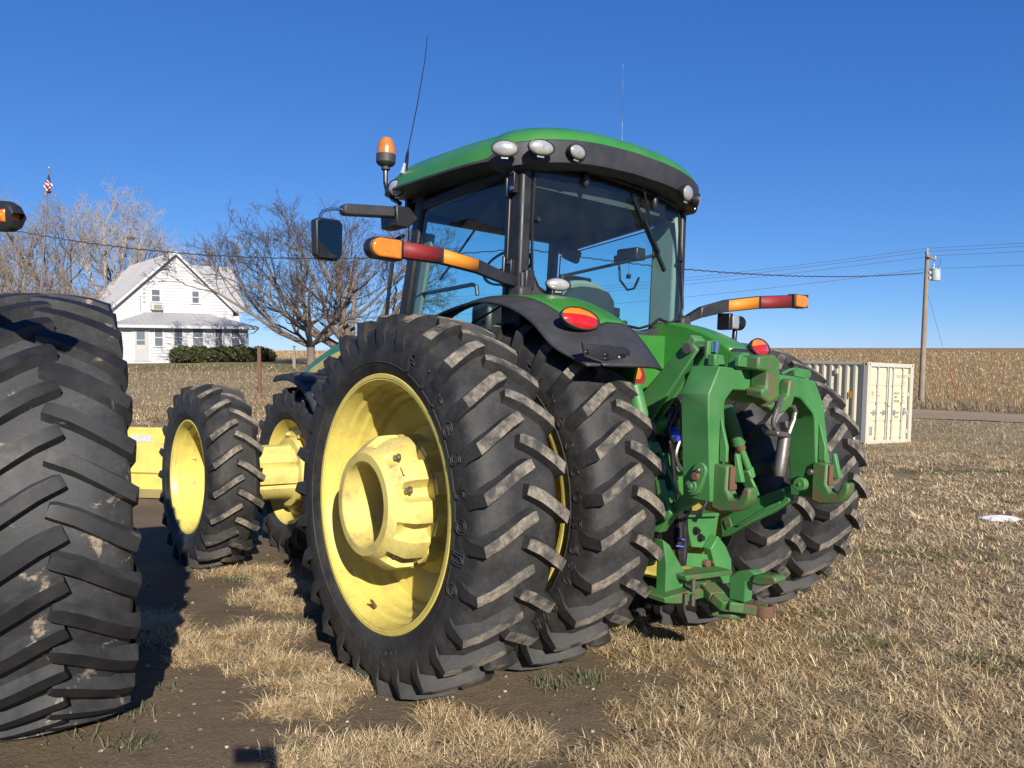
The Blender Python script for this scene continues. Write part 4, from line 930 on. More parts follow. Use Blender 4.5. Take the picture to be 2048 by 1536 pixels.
# ---------------------------------------------------------------- tractor: rear end and hitch
def pp(name, pts, ax, val, th, m, parent=T, bevel=.006, d=0):
    """prism from pixel outline on the plane coord[ax]=val, thickness th (towards the front / right)"""
    q = [TL(a, b, ax, val) for a, b in pts]; k = [i for i in range(3) if i != ax]
    mb = MB(); mb.prism([(p[k[0]], p[k[1]]) for p in q], ax, val, val+th); return mb.build(name, M[m], parent, bevel=bevel)
def ptube(name, pts, ax, val, r, m, parent=T, n=8):
    vals = val if isinstance(val, (list, tuple)) else [val]*len(pts)
    mb = MB(); mb.tube([TL(a, b, ax, v) for (a, b), v in zip(pts, vals)], r, n); return mb.build(name, M[m], parent)
rp = pp('rear_panel', ((1180, 640), (1243, 668), (1336, 672), (1338, 740), (1330, 770), (1322, 800), (1180, 800)), 1, -.10, .05, 'green', bevel=.01)
sm = MB(); c0, c1, c2 = Vector((-.06, -.42, 1.635)), Vector((-.43, -.42, 1.635)), Vector((-.245, -.42, 1.955))
def tri(k, y): 
    g = (c0+c1+c2)/3; cs = []
    for a, b, c in ((c0, c1, c2), (c1, c2, c0), (c2, c0, c1)):
        p = g+(a-g)*k; cs += [p.lerp(g+(c-g)*k, .12), p.lerp(g+(b-g)*k, .12)]
    return [(p.x, p.z) for p in cs]
sm.prism(tri(1, 0), 1, -.42, -.415); smo = sm.build('slow_vehicle_sign', M['red_tape'], T, fixn=True)
sm = MB(); sm.prism(tri(.74, 0), 1, -.4225, -.4202); smi = sm.build('orange_triangle', M['orange'], smo, fixn=True)
mb = MB(); mb.box((-.25, -.27, 1.62), (.06, .30, .05)); mb.build('sign_bracket', M['black_metal'], smo)
# transmission block behind the panel and dark coupler stack
mb = MB(); mb.prism([(-.30, .62), (.30, .62), (.30, 1.42), (-.30, 1.42)], 1, -.52, -.2); mb.build('transmission_housing', M['black_metal'], T, bevel=.03)
mb = MB(); mb.box((-.06, -.50, 1.50), (.40, .22, .16)); mb.build('valve_block', M['plastic'], T, bevel=.01)
for k in range(4):
    mb = MB(); c = Vector((-.22+.10*k, -.62, 1.50)); mb.tube([c, c+Vector((0, -.09, -.01))], .026, 10); mb.tube([c+Vector((0, -.09, -.01)), c+Vector((0, -.12, -.02))], .034, 10); mb.build('hydraulic_coupler', M['black_metal'] if k % 2 else M['violet'], T)
mb = MB(); mb.tube([(-.42, -.62, 1.42), (.42, -.62, 1.42)], .075, 16); mb.build('rockshaft', M['green'], T)
# lift arms
for s_ in (-1,):
    e = Vector((s_*.33, -.965, 1.835)); b_ = Vector((s_*.33, -.60, 1.42)); mb = MB(); d = (e-b_).normalized(); up = Vector((0, d.z, -d.y))
    for dx in (-.035, .035):
        o_ = Vector((dx, 0, 0)); mb.add([b_+o_+up*.085+Vector((x, 0, 0)) for x in (-.011, .011)]+[b_+o_-up*.085+Vector((x, 0, 0)) for x in (-.011, .011)]+[e+o_+up*.045+d*.03+Vector((x, 0, 0)) for x in (-.011, .011)]+[e+o_-up*.045+d*.03+Vector((x, 0, 0)) for x in (-.011, .011)], [(0, 1, 3, 2), (4, 6, 7, 5), (0, 4, 5, 1), (2, 3, 7, 6), (0, 2, 6, 4), (1, 5, 7, 3)])
    mb.bar(b_.lerp(e, .0), b_.lerp(e, .55), .06, .06); la = mb.build('centre_link', M['green_worn'], T, bevel=.008, fixn=True)
    mb = MB(); mb.tube([e+Vector((-.07, 0, 0)), e+Vector((.07, 0, 0))], .028, 14); mb.build('pin', M['steel'], la)
    mb = MB(); mb.bar(e+Vector((0, .01, .02)), e+Vector((0, -.02, .06)), .09, .05); mb.build('pin_guard', M['green_worn'], la, bevel=.008)
pp('upright_plate', ((1413, 735), (1416, 682), (1434, 680), (1434, 700), (1440, 735)), 1, -1.06, .02, 'green_worn', bevel=.004)
ptube('polished_rod', ((1430, 705), (1432, 683)), 1, -1.075, .020, 'chrome', n=14)
pp('latch_block', ((1430, 708), (1448, 710), (1452, 734), (1430, 733)), 1, -1.14, .05, 'green_worn', bevel=.008)
# quick hitch frame
QR = -1.30
qh = pp('quick_hitch', ((1421, 1005), (1417, 815), (1417, 789), (1440, 732), (1469, 736), (1560, 749), (1593, 753), (1631, 762), (1649, 813), (1650, 837), (1662, 940), (1662, 988), (1634, 999), (1630, 838), (1626, 826), (1602, 797), (1585, 793), (1533, 808), (1517, 804), (1493, 781), (1466, 780), (1451, 801), (1449, 818), (1456, 1003)), 1, QR, .165, 'green_worn', bevel=.007)
pp('top_lug', ((1474, 738), (1479, 712), (1487, 705), (1498, 705), (1505, 714), (1508, 741)), 1, QR-.01, .06, 'green_worn', qh, .006)
pp('lug_guard', ((1477, 733), (1479, 714), (1497, 714), (1497, 735)), 1, QR-.035, .025, 'green_worn', qh, .004)
pp('top_catch', ((1516, 740), (1518, 712), (1550, 709), (1561, 719), (1561, 806), (1550, 818), (1538, 806), (1526, 797), (1524, 779), (1534, 775), (1536, 742)), 1, QR-.10, .10, 'green_olive', qh, .012)
pp('catch_hook', ((1577, 790), (1580, 762), (1584, 757), (1588, 760), (1590, 795), (1584, 813), (1570, 825), (1556, 828), (1545, 822), (1538, 812), (1552, 806), (1566, 799)), 1, QR-.15, .06, 'green_olive', qh, .016)
pp('tab_plate', ((1590, 752), (1591, 735), (1622, 740), (1622, 756), (1610, 757)), 1, QR+.05, .02, 'green_worn', qh, .004)
ptube('latch_rod', ((1563, 748), (1578, 740), (1594, 737)), 1, QR+.03, .008, 'green_worn', qh)
for px in ((1452, 1008), (1660, 998)):
    pass
for s_, x0, x1, z0 in ((-1, -.575, -.50, 0), (1, .318, .393, -.03)):
    mb = MB(); mb.prism([(y, z+z0) for y, z in ((-1.285, 1.275), (-1.375, 1.275), (-1.372, 1.165), (-1.395, 1.125), (-1.435, 1.125), (-1.452, 1.16), (-1.462, 1.185), (-1.50, 1.185), (-1.497, 1.13), (-1.465, 1.085), (-1.41, 1.062), (-1.34, 1.048), (-1.285, 1.062))], 0, x0, x1); hk = mb.build('lower_hook', M['green_olive'], qh, bevel=.012)
    mb = MB(); mb.prism([(y, z+z0) for y, z in ((-1.302, 1.50), (-1.305, 1.285), (-1.345, 1.285), (-1.345, 1.36))], 0, (x0+x1)/2-.010, (x0+x1)/2+.010); mb.build('gusset', M['green_worn'], qh, bevel=.004)
    mb = MB(); mb.prism([(y, z+z0) for y, z in ((-1.375, 1.33), (-1.39, 1.33), (-1.425, 1.20), (-1.385, 1.195))], 0, x1-.03, x1); mb.build('hook_latch', M['green_worn'], qh, bevel=.004)
    mb = MB(); mb.prism([(y, z+z0) for y, z in ((-1.378, 1.27), (-1.388, 1.27), (-1.386, 1.16), (-1.376, 1.16))], 0, x0+.01, x1-.01); mb.build('worn_face', M['rust'], qh, bevel=.002)
xl_ = TL(1385, 972, 1, -1.2).x
xf = -.612
mb = MB(); a, b = TL(1386, 972, 0, xf), TL(1402, 940, 0, xf)
d = (b-a).normalized(); pr = Vector((0, -d.z, d.y)); ring = []
for k in range(9): t = math.pi*k/8; ring.append(a+pr*.045*math.cos(t)-d*.045*math.sin(t))
for k in range(9): t = math.pi*k/8; ring.append(b-pr*.036*math.cos(t)+d*.036*math.sin(t))
mb.prism([(p.y, p.z) for p in ring], 0, xf-.012, xf+.02); lk = mb.build('latch_link', M['green_worn'], qh, bevel=.004)
for c, r, m in ((a, .032, 'green_worn'), (a, .014, 'green_worn'), (a.lerp(b, .62), .020, 'rust'), (b, .012, 'steel')):
    mb = MB(); mb.tube([c+Vector((-.0, 0, 0)), c+Vector((-.03 if r < .03 else -.02, 0, 0))], r, 16); mb.build('bolt', M[m], lk, bevel=.003)
xr = TL(1600, 900, 1, -1.23).x
c = TL(1602, 968, 0, xr); mb = MB(); mb.tube([c+Vector((.02, 0, 0)), c+Vector((-.02, 0, 0))], .036, 18); mb.tube([c+Vector((-.02, 0, 0)), c+Vector((-.026, 0, 0))], .010, 10); mb.build('pin', M['green_worn'], qh, bevel=.004)
c = TL(1621, 944, 0, xr); mb = MB(); mb.tube([c+Vector((.02, 0, 0)), c+Vector((-.014, 0, 0))], .016, 12); mb.build('bolt', M['steel'], qh, bevel=.003)
# shackle and hanging pin
ys = QR-.18
sh = ptube('shackle', ((1562, 798), (1556, 815), (1547, 838), (1547, 852), (1554, 864), (1563, 869)), 1, [ys+.02, ys, ys, ys, ys, ys], .0125, 'steel', T, 10)
ptube('shackle_side', ((1586, 812), (1590, 824), (1587, 840), (1577, 868)), 1, ys, .0125, 'steel', sh, 10)
pp('shackle_collar', ((1556, 862), (1582, 865), (1581, 876), (1556, 873)), 1, ys-.035, .07, 'steel', sh, .008)
ptube('hanging_pin', ((1569, 872), (1564, 910), (1559, 940), (1558, 952)), 1, ys, [.030, .030, .030, .024], 'steel', sh, 18)
# lift links
def pt2(a, b, f): return a.lerp(b, f)
for s_ in (-1, 1):
    if s_ > 0:
        u, v, w = TL(1452, 815, 1, -.74), TL(1476, 884, 1, -.76), TL(1500, 945, 1, -.80); z = TL(1527, 1000, 1, -.86)
    else:
        u, v, w, z = TL(1268, 772, 0, -.50), TL(1286, 850, 0, -.48), TL(1298, 900, 0, -.47), TL(1330, 985, 0, -.45)
    mb = MB(); mb.tube([u, v], .042, 14); mb.tube([v, v+(v-u).normalized()*.012], .044, 14); lnk = mb.build('lift_link', M['green_worn'], T)
    mb = MB(); mb.tube([v, v.lerp(w, .25)], .032, 12); mb.build('link_collar', M['rust'], lnk)
    mb = MB(); mb.tube([v.lerp(w, .2), w], .024, 12); mb.build('link_rod', M['green_worn'], lnk)
    dr = (z-w).normalized(); sx_ = dr.cross(Vector((0, 1, .2))).normalized(); mb = MB()
    for k in (-1, 1): mb.bar(w+sx_*k*.045-dr*.0, z+sx_*k*.050+dr*.03, .022, .075, up=(0, 1, 0))
    mb.bar(w-dr*.03, w+dr*.03, .11, .08, up=(0, 1, 0)); mb.bar(w.lerp(z, .5)-dr*.01, w.lerp(z, .5)+dr*.01, .10, .05, up=(0, 1, 0)); mb.bar(z-dr*.005, z+dr*.03, .11, .06, up=(0, 1, 0)); mb.build('link_clevis', M['green_worn'], lnk, bevel=.008)
# draft arms
ra = pp('draft_arm', ((1439, 1038), (1495, 1006), (1534, 987), (1570, 973), (1580, 1003), (1545, 1025), (1500, 1046), (1457, 1071), (1443, 1076)), 0, .38, .06, 'green_worn', bevel=.008)
pp('arm_slot', ((1445, 1041), (1458, 1033), (1464, 1052), (1452, 1060)), 0, .372, .010, 'green_olive', ra, .006)
pp('arm_rib', ((1470, 1052), (1545, 1006), (1560, 1000), (1558, 1008), (1530, 1020), (1480, 1052)), 0, .365, .016, 'green_worn', ra, .004)
pp('draft_arm', ((1296, 1062), (1330, 1020), (1380, 975), (1384, 1008), (1345, 1030), (1318, 1066)), 0, -.47, .06, 'green_worn', bevel=.008)
pp('sway_block', ((1310, 960), (1322, 958), (1332, 1000), (1342, 1028), (1330, 1042), (1318, 1030)), 0, -.52, .03, 'green_worn', bevel=.006)
# centre brackets
cb = pp('drawbar_bracket', ((1371, 1031), (1438, 1029), (1428, 1098), (1384, 1094)), 1, -.78, .03, 'green_worn', bevel=.004)
pp('bracket_lip', ((1369, 1028), (1439, 1026), (1439, 1033), (1369, 1035)), 1, -.82, .10, 'green_worn', cb, .004)
for px in ((1390, 1061), (1399, 1075)):
    c = TL(*px, 1, -.78); mb = MB(); mb.tube([c, c+Vector((0, -.03, 0))], .016, 6); mb.tube([c, c+Vector((0, -.01, 0))], .024, 12); mb.build('bolt', M['black_metal'], cb)
pp('support_plate', ((1437, 1072), (1452, 1092), (1463, 1118), (1465, 1166), (1448, 1168), (1440, 1150), (1430, 1130), (1422, 1098)), 1, -.84, .06, 'green_worn', cb, .006)
pp('cross_plate', ((1366, 1106), (1424, 1110), (1424, 1138), (1366, 1132)), 1, -.80, .03, 'green_worn', cb, .004)
for px, m in (((1408, 1126), 'rust'), ((1421, 1119), 'rust')):
    c = TL(*px, 1, -.80); mb = MB(); mb.tube([c, c+Vector((0, -.035, 0))], .024, 8); mb.build('bolt', M[m], cb, bevel=.004)
pp('support_plate', ((1327, 1080), (1340, 1090), (1361, 1128), (1373, 1150), (1373, 1196), (1360, 1204), (1331, 1196), (1333, 1130)), 1, -.88, .07, 'green_worn', cb, .006)
mb = MB(); mb.lathe([(-.52, .30), (-.40, .32), (-.38, .20)], 'x', c=(0, -.02, .80), n=40); mb.build('brake_housing', M['green_worn'], T)
q = [TL(a, b, 2, .60) for a, b in ((1366, 1146), (1420, 1138), (1462, 1146), (1445, 1166), (1385, 1172))]
pp('hitch_plate', ((1372, 1152), (1465, 1140), (1465, 1150), (1374, 1163)), 1, -.95, .12, 'green_olive', cb, .006)
pp('hitch_shelf', ((1330, 1196), (1400, 1176), (1408, 1180), (1408, 1196), (1360, 1208), (1331, 1207)), 1, -.95, .2, 'green_olive', cb, .006)
# drawbar
zd = .47
db = MB(); path = [TL(1392, 1168, 2, .53), TL(1412, 1172, 2, .53), TL(1432, 1192, 2, .50), TL(1452, 1209, 2, .47), TL(1485, 1213, 2, .46), TL(1528, 1220, 2, .46)]
for k in range(len(path)-1): db.bar(path[k], path[k+1]+(path[k+1]-path[k]).normalized()*.012, .095, .055)
dbo = db.build('drawbar', M['green_olive'], T, bevel=.008)
e0 = path[-1]; mb = MB(); mb.lathe([(-.030, .030), (-.030, .056), (.030, .056), (.030, .030)], 'z', c=e0+Vector((.0, 0, 0)), n=24, closed=True); mb.box(e0+Vector((.02, .04, -.002)), (.10, .09, .052)); mb.build('drawbar_eye', M['rust'], dbo, bevel=.006)
xc = path[3].x+.02
cl_ = pp('hammer_strap', ((1457, 1200), (1458, 1152), (1475, 1142), (1500, 1140), (1512, 1148), (1513, 1160), (1492, 1164), (1489, 1206), (1480, 1204)), 0, xc, .07, 'green_worn', T, .008)
pp('strap_nose', ((1505, 1150), (1518, 1149), (1545, 1152), (1552, 1160), (1550, 1168), (1520, 1173), (1500, 1168)), 0, xc-.012, .10, 'green_olive', cl_, .014)
lp = MB(); pts = [TL(a, b, 2, .40) for a, b in ((1424, 1216), (1445, 1211), (1475, 1214), (1488, 1224), (1485, 1230), (1460, 1232), (1430, 1226))]; lp.tube(pts+pts[:2], .020, 10, cap=False); lp.build('safety_loop', M['green_olive'], T)
ptube('pull_bar', ((1395, 1202), (1450, 1210)), 2, [.42, .40], .022, 'green_olive')
for px in ((1372, 1198), (1387, 1170), (1386, 1200)): 
    c = TL(*px, 1, -.97); mb = MB(); mb.tube([c+Vector((0, 0, .03)), c-Vector((0, 0, .03))], .012, 8); mb.build('bolt', M['steel'], cb)
# hoses and wiring
for k, (pts, y, r, m) in enumerate((
    (((1362, 800), (1363, 830), (1365, 850), (1362, 875), (1355, 895), (1352, 915), (1360, 935), (1376, 950)), -.72, .011, 'steel'),
    (((1345, 800), (1352, 840), (1340, 880), (1345, 910), (1348, 950), (1352, 975), (1356, 1000)), -.70, .016, 'hose'),
    (((1357, 1010), (1360, 1050), (1358, 1090), (1362, 1130)), -.84, .022, 'hose'), (((1366, 1010), (1370, 1050), (1370, 1090), (1366, 1130)), -.83, .018, 'hose'), (((1350, 1000), (1354, 1040), (1352, 1080), (1358, 1120)), -.82, .014, 'hose'),
    (((1330, 800), (1340, 850), (1345, 900), (1352, 960)), -.66, .014, 'hose'), (((1338, 792), (1330, 830), (1322, 860), (1330, 900)), -.62, .012, 'hose'),
    (((1415, 1000), (1405, 1018), (1390, 1026), (1370, 1024)), -.98, .010, 'hose'), (((1296, 780), (1304, 800), (1312, 828), (1318, 840)), -.62, .008, 'steel'),
    (((1350, 795), (1358, 812), (1345, 836), (1336, 862), (1348, 884)), -.76, .012, 'hose'), (((1360, 805), (1352, 826), (1340, 850)), -.70, .012, 'hose'), (((1285, 782), (1300, 777), (1320, 790), (1345, 792)), -.6, .010, 'hose'))):
    p_ = [TL(a, b, 1, y) for a, b in pts]; n_ = len(p_); cv_ = [interp([tuple(q_) for q_ in p_], t/24) for t in range(25)]
    mb = MB(); mb.tube(cv_, r, 8); mb.build('hose', M[m], T)
for px, y in (((1346, 868), -.74), ((1340, 862), -.70)):
    c = TL(*px, 1, y); mb = MB(); mb.tube([c+Vector((-.03, 0, -.01)), c+Vector((.035, 0, .01))], .020, 8); mb.box(c+Vector((.03, 0, -.02)), (.03, .03, .04)); mb.build('blue_connector', M['blue'], T)
for y_, px in ((1078, (1354, 1370)), (1092, (1352, 1368))):
    p0, p1 = TL(px[0], y_, 1, -.865), TL(px[1], y_, 1, -.865); mb = MB(); mb.tube([p0, (p0+p1)/2+Vector((0, -.02, 0)), p1], .005, 6); mb.build('cable_tie', M['blue'], T)
mb = MB()
for k in range(7):
    a_ = TL(1318+k*6, 1065+k*4, 1, -.8); mb.tube([a_, a_+Vector((.03*random.uniform(-1, 1), -.02, .05*random.uniform(-1, 1)-.02)), a_+Vector((.06*random.uniform(-1, 1), -.03, .08*random.uniform(-1, 1)-.03))], .003, 4)
mb.build('loose_wires', M['hose'], T)
for pts, y, m in ((((1330, 905), (1372, 895), (1375, 1000), (1335, 1010)), -.60, 'green'), (((1340, 870), (1368, 862), (1372, 900), (1340, 905)), -.58, 'green')):
    pp('rear_casting', pts, 1, y, .10, m, T, .015)
for k, (px, r) in enumerate((((1355, 905), .035), ((1350, 880), .03), ((1362, 930), .028), ((1345, 935), .022))):
    c = TL(*px, 1, -.62); mb = MB(); mb.tube([c, c+Vector((0, -.05, 0))], r, 12); mb.build('fitting', M['green_worn'], T, bevel=.004)
# ---------------------------------------------------------------- second tractor at the left edge
T2H = .58; p2 = GH(98, 1420); R2 = Vector((math.cos(T2H), math.sin(T2H)))
WC = Vector((p2.x, p2.y))
t2 = empty('green_tractor', (WC.x-R2.x*1.45, WC.y-R2.y*1.45, H(WC.x, WC.y)), (0, 0, T2H))
tag(t2, 'tractor with a mud streaked deep lugged tyre, mostly out of view beside the yellow blade', 'tractor', 'tractors parked in the yard')
w = empty('rear_wheel', (1.45, 0, .965), (0, 0, 0), t2); obj('tyre', TY_OTHER, w, rot=(.10, 0, 0))
RIM2 = MB().lathe([(.25, .61), (.262, .64), (.25, .65), (.23, .61), (.10, .58), (.06, .50), (.05, .30), (.05, .02)], 'x', n=64).mesh('rim', M['yellow'], 30); obj('rim', RIM2, w)
obj('rim_back', MB().lathe([(.06, .50), (-.10, .58), (-.23, .61), (-.25, .65)], 'x', n=64).mesh('rim_back', M['yellow'], 30), w)
mb = MB(); mb.lathe([(-1.3, .12), (-.5, .15), (-.35, .3), (.35, .3), (.5, .15), (1.3, .12)], 'x', c=(0, 0, .965), n=28); mb.build('rear_axle', M['green'], t2)
mb = MB(); mb.prism([(-.25, .5), (2.9, .6), (2.9, 1.3), (-.25, 1.4)], 0, -.32, .32); mb.build('chassis', M['green'], t2, bevel=.04)
# its warning lamp, reaching into the frame
T2M = Matrix.Translation((WC.x-R2.x*1.45, WC.y-R2.y*1.45, H(WC.x, WC.y))) @ Matrix.Rotation(T2H, 4, 'Z'); T2I = T2M.inverted()
tip = T2I @ WP(38, 434, 2.45); inn = T2I @ WP(-120, 428, 2.55); mid = T2I @ WP(2, 434, 2.47)
dr = (tip-inn).normalized(); upv = Vector((0, 0, 1)); nv = dr.cross(upv).normalized()
mb = MB(); rows = []
for t, hh in ((0, .042), (.5, .046), (.80, .048), (.90, .047), (.97, .036), (1.0, .012)):
    c = inn.lerp(tip, t); rows.append([c+upv*hh*math.sin(a)+nv*.026*se(math.cos(a), .5) for a in np.linspace(0, 6.283, 25)[:-1]])
mb.grid(rows, closeu=True); wa = mb.build('warning_arm', M['plastic'], t2, fixn=True)
c = inn.lerp(tip, .70); sgn = 1 if nv.dot(T2I.to_3x3() @ Vector((0, -1, 0))) > 0 else -1
mb = MB(); mb.M = Matrix.Identity(4); rows = []
for s_, z in ((1, -.004), (.9, .004), (.6, .008), (.05, .010)): rows.append([c+nv*sgn*(.026+z)+dr*.068*s_*math.cos(a)+upv*.034*s_*math.sin(a) for a in np.linspace(0, 6.283, 25)[:-1]])
mb.grid(rows, closeu=True); mb.build('amber_lens', M['amber'], wa, fixn=True)
c = inn.lerp(tip, .90); mb = MB(); mb.bar(c-upv*.02, c+upv*.02, .016, .058, up=nv); mb.build('amber_reflector', M['amber'], wa, bevel=.005)
mb = MB(); mb.bar(inn, T2I @ WP(-420, 470, 2.7), .05, .08); mb.bar(T2I @ WP(-420, 470, 2.7), Vector((.4, 0, 1.0)), .07, .07); mb.build('arm_mount', M['plastic'], wa)
# ---------------------------------------------------------------- yellow blade
bd = 9.3
a, b = WP(150, 1000, bd+.1), WP(352, 1000, bd-.1); dx = (b-a); dx.z = 0; Lb = dx.length
ang = math.atan2(dx.y, dx.x); c = GH(300, 1003)
bl = empty('yellow_blade', (a.x, a.y, H(a.x, a.y)), (0, 0, ang)); tag(bl, 'yellow steel blade with a torn white sticker, standing between the two tractors', 'blade')
s = bd/FPX
z_ = lambda py: (WP(300, py, bd).z-H(a.x, a.y))
prof = [(0, z_(992)), (.0, z_(976)), (.02, z_(976)), (.02, z_(948)), (-.01, z_(943)), (.01, z_(940)), (.06, z_(901)), (.06, z_(856)), (.10, z_(855)), (.10, z_(901)), (.06, z_(945)), (.06, z_(992))]
mb = MB(); mb.prism(prof, 0, 0, Lb); mb.build('mouldboard', M['yellow'], bl, bevel=.004)
mb = MB(); mb.prism([(-.006, z_(994)), (-.006, z_(976.5)), (.03, z_(976.5)), (.03, z_(994))], 0, .02, Lb-.02); M['cutting'] = mat('olive_steel', (.33, .27, .10), .6, (.2, .16, .08), .5, 6, 40); mb.build('cutting_edge', M['cutting'], bl)
for xx in (.3, 1.1):
    mb = MB(); mb.box((xx, .35, .3), (.08, .6, .35)); mb.build('rear_brace', M['yellow'], bl, bevel=.01)
def at_blade(px, py): 
    p = WP(px, py, bd); v = p-Vector((a.x, a.y, 0)); return v.x*math.cos(ang)+v.y*math.sin(ang)
tm = text_mesh('HEN', .118, extrude=.002); zz = z_(877); xx = at_blade(284, 877)
mb = MB(); x0, x1 = at_blade(258, 877), at_blade(303, 877)
mb.prism([(x0, z_(884)), (x1-.01, z_(884.5)), (x1, z_(881)), (x1, z_(872)), (x1-.008, z_(870)), (x0, z_(870))], 1, .054, .058); stc = mb.build('sticker', M['white'], bl)
mb = MB(); mb.add([Vector((xx+v.co.x, .053+v.co.z*.2, zz+v.co.y*.9)) for v in tm.vertices], [tuple(p.vertices) for p in tm.polygons]); M['pale_ink'] = mat('worn_print', (.62, .60, .50), .6); mb.build('print', M['pale_ink'], stc, fixn=True)
# ---------------------------------------------------------------- farmhouse
HA = rad(39); HX = Vector((math.cos(HA), math.sin(HA), 0)); HY = Vector((-math.sin(HA), math.cos(HA), 0))   # along the front wall, and back
d1 = 50.0; A0 = WP(244, 727, d1); HZ = A0.z
house = empty('farmhouse', (A0.x, A0.y, HZ), (0, 0, HA)); tag(house, 'white clapboard farmhouse with steep metal gable roof and glazed front porch', 'house')
HM = Matrix.Translation((A0.x, A0.y, HZ)) @ Matrix.Rotation(HA, 4, 'Z'); HI = HM.inverted()
def HL(px, py, yv):
    """pixel -> house frame point on plane y = yv"""
    o = HI @ Vector((0, 0, EYE)); d = HI.to_3x3() @ ray(px, py); return o+d*((yv-o.y)/d.y)
GB = 2.0                                   # gable wall set back behind the porch front
gl_, gr_ = HL(225, 640, GB).x, HL(466, 640, GB).x; zeL = HL(225, 612, GB).z; zeR = HL(466, 620, GB).z; ap_ = HL(355, 506, GB); ze = (zeL+zeR)/2
gm = (gl_+gr_)/2; DEP = 11.0
def lap_wall(name, outline, y, parent, sp=.20, th=.035, nrm=-1):
    """clapboards: overlapped strips clipped to a convex outline in (x,z), each board leaning out at its foot"""
    zs = [p[1] for p in outline]; z0, z1 = min(zs), max(zs); n = int((z1-z0)/sp)+1; mb = MB()
    def span(z):
        xs = []
        for i in range(len(outline)):
            (xa, za), (xb, zb) = outline[i], outline[(i+1) % len(outline)]
            if za == zb: continue
            if min(za, zb)-1e-9 <= z <= max(za, zb)+1e-9: xs.append(xa+(xb-xa)*(z-za)/(zb-za))
        return (min(xs), max(xs)) if xs else None
    for k in range(n):
        za, zb = z0+k*sp, min(z0+(k+1)*sp, z1-1e-4); a = span(za); b = span(zb)
        if not a or not b or zb <= za: continue
        mb.add([(a[0], y-th, za), (a[1], y-th, za), (b[1], y-.004, zb), (b[0], y-.004, zb), (a[0], y, za), (a[1], y, za)], [(0, 1, 2, 3), (4, 5, 1, 0)])
    mb.add([(p[0], y, p[1]) for p in outline], [tuple(range(len(outline)))])
    o = mb.build(name, M['siding'], parent, smooth=0); o['kind'] = 'stuff'; return o
gw = [(gl_, 0), (gr_, 0), (gr_, ze), (gm, ap_.z), (gl_, ze)]
mb = MB(); mb.prism([(gl_+.02, 0), (gr_-.02, 0), (gr_-.02, ze), (gm, ap_.z-.03), (gl_+.02, ze)], 1, GB+.03, GB+DEP); mb.build('wall', M['siding'], house, smooth=0)
lap_wall('siding', gw, GB, house, .21)
# main roof: two slabs with overhang and seams
def slab(name, p0, p1, q0, q1, th, m, parent):
    """roof slab: ridge p0->p1, eave q0->q1"""
    p0, p1, q0, q1 = map(Vector, (p0, p1, q0, q1)); n_ = (p1-p0).cross(q0-p0).normalized(); n_ = n_ if n_.z > 0 else -n_
    mb = MB(); mb.quadprism([p0, p1, q1, q0], [p0+n_*th, p1+n_*th, q1+n_*th, q0+n_*th], 0)
    k = max(2, int((p1-p0).length/.45)); 
    for i in range(k+1):
        f = i/k; a, b = p0.lerp(p1, f)+n_*(th+.008), q0.lerp(q1, f)+n_*(th+.008); mb.bar(a, b, .035, .03, up=n_)
    return mb.build(name, M[m], parent, smooth=0, fixn=True)
ov = .45; sl_ = (ap_.z-ze)/(gm-gl_)
RZ_ = ap_.z+.02
for s_ in (-1, 1):
    ex = gm+s_*((gm-gl_)+ov); ez = RZ_-((gm-gl_)+ov)*sl_
    r_ = slab('roof', (gm, GB-.35, RZ_), (gm, GB+DEP+.3, RZ_), (ex, GB-.35, ez), (ex, GB+DEP+.3, ez), .06, 'metalroof', house)
    mb = MB(); mb.quadprism([Vector((gm, GB-.38, RZ_+.05)), Vector((gm, GB-.38, RZ_-.14)), Vector((ex, GB-.38, ez-.14)), Vector((ex, GB-.38, ez+.05))], [Vector((gm, GB-.33, RZ_+.05)), Vector((gm, GB-.33, RZ_-.14)), Vector((ex, GB-.33, ez-.14)), Vector((ex, GB-.33, ez+.05))], 0); mb.build('barge_board', M['white'], r_, smooth=0, fixn=True)
# cross gable on the right side
cy = GB+6.5
slab('roof', (gm, cy, RZ_-.15), (gr_+2.3, cy, RZ_-.15), (gm, cy-2.6, ze), (gr_+2.3, cy-2.6, ze), .06, 'metalroof', house); slab('roof', (gm, cy, RZ_-.15), (gr_+2.3, cy, RZ_-.15), (gm, cy+2.6, ze), (gr_+2.3, cy+2.6, ze), .06, 'metalroof', house)
mb = MB(); mb.prism([(cy-2.3, 0), (cy+2.3, 0), (cy+2.3, ze), (cy, RZ_-.3), (cy-2.3, ze)], 0, gr_-.1, gr_+2.0); mb.build('wall', M['siding'], house, smooth=0)
# lean-to on the left side
mb = MB(); mb.prism([(GB+1.2, 0), (GB+6, 0), (GB+6, 2.4), (GB+1.2, 2.4)], 0, gl_-1.6, gl_+.05); mb.build('wall', M['siding'], house, smooth=0)
slab('roof', (gl_, GB+.8, 3.3), (gl_, GB+6.3, 3.3), (gl_-2.0, GB+.8, 2.35), (gl_-2.0, GB+6.3, 2.35), .06, 'metalroof', house)
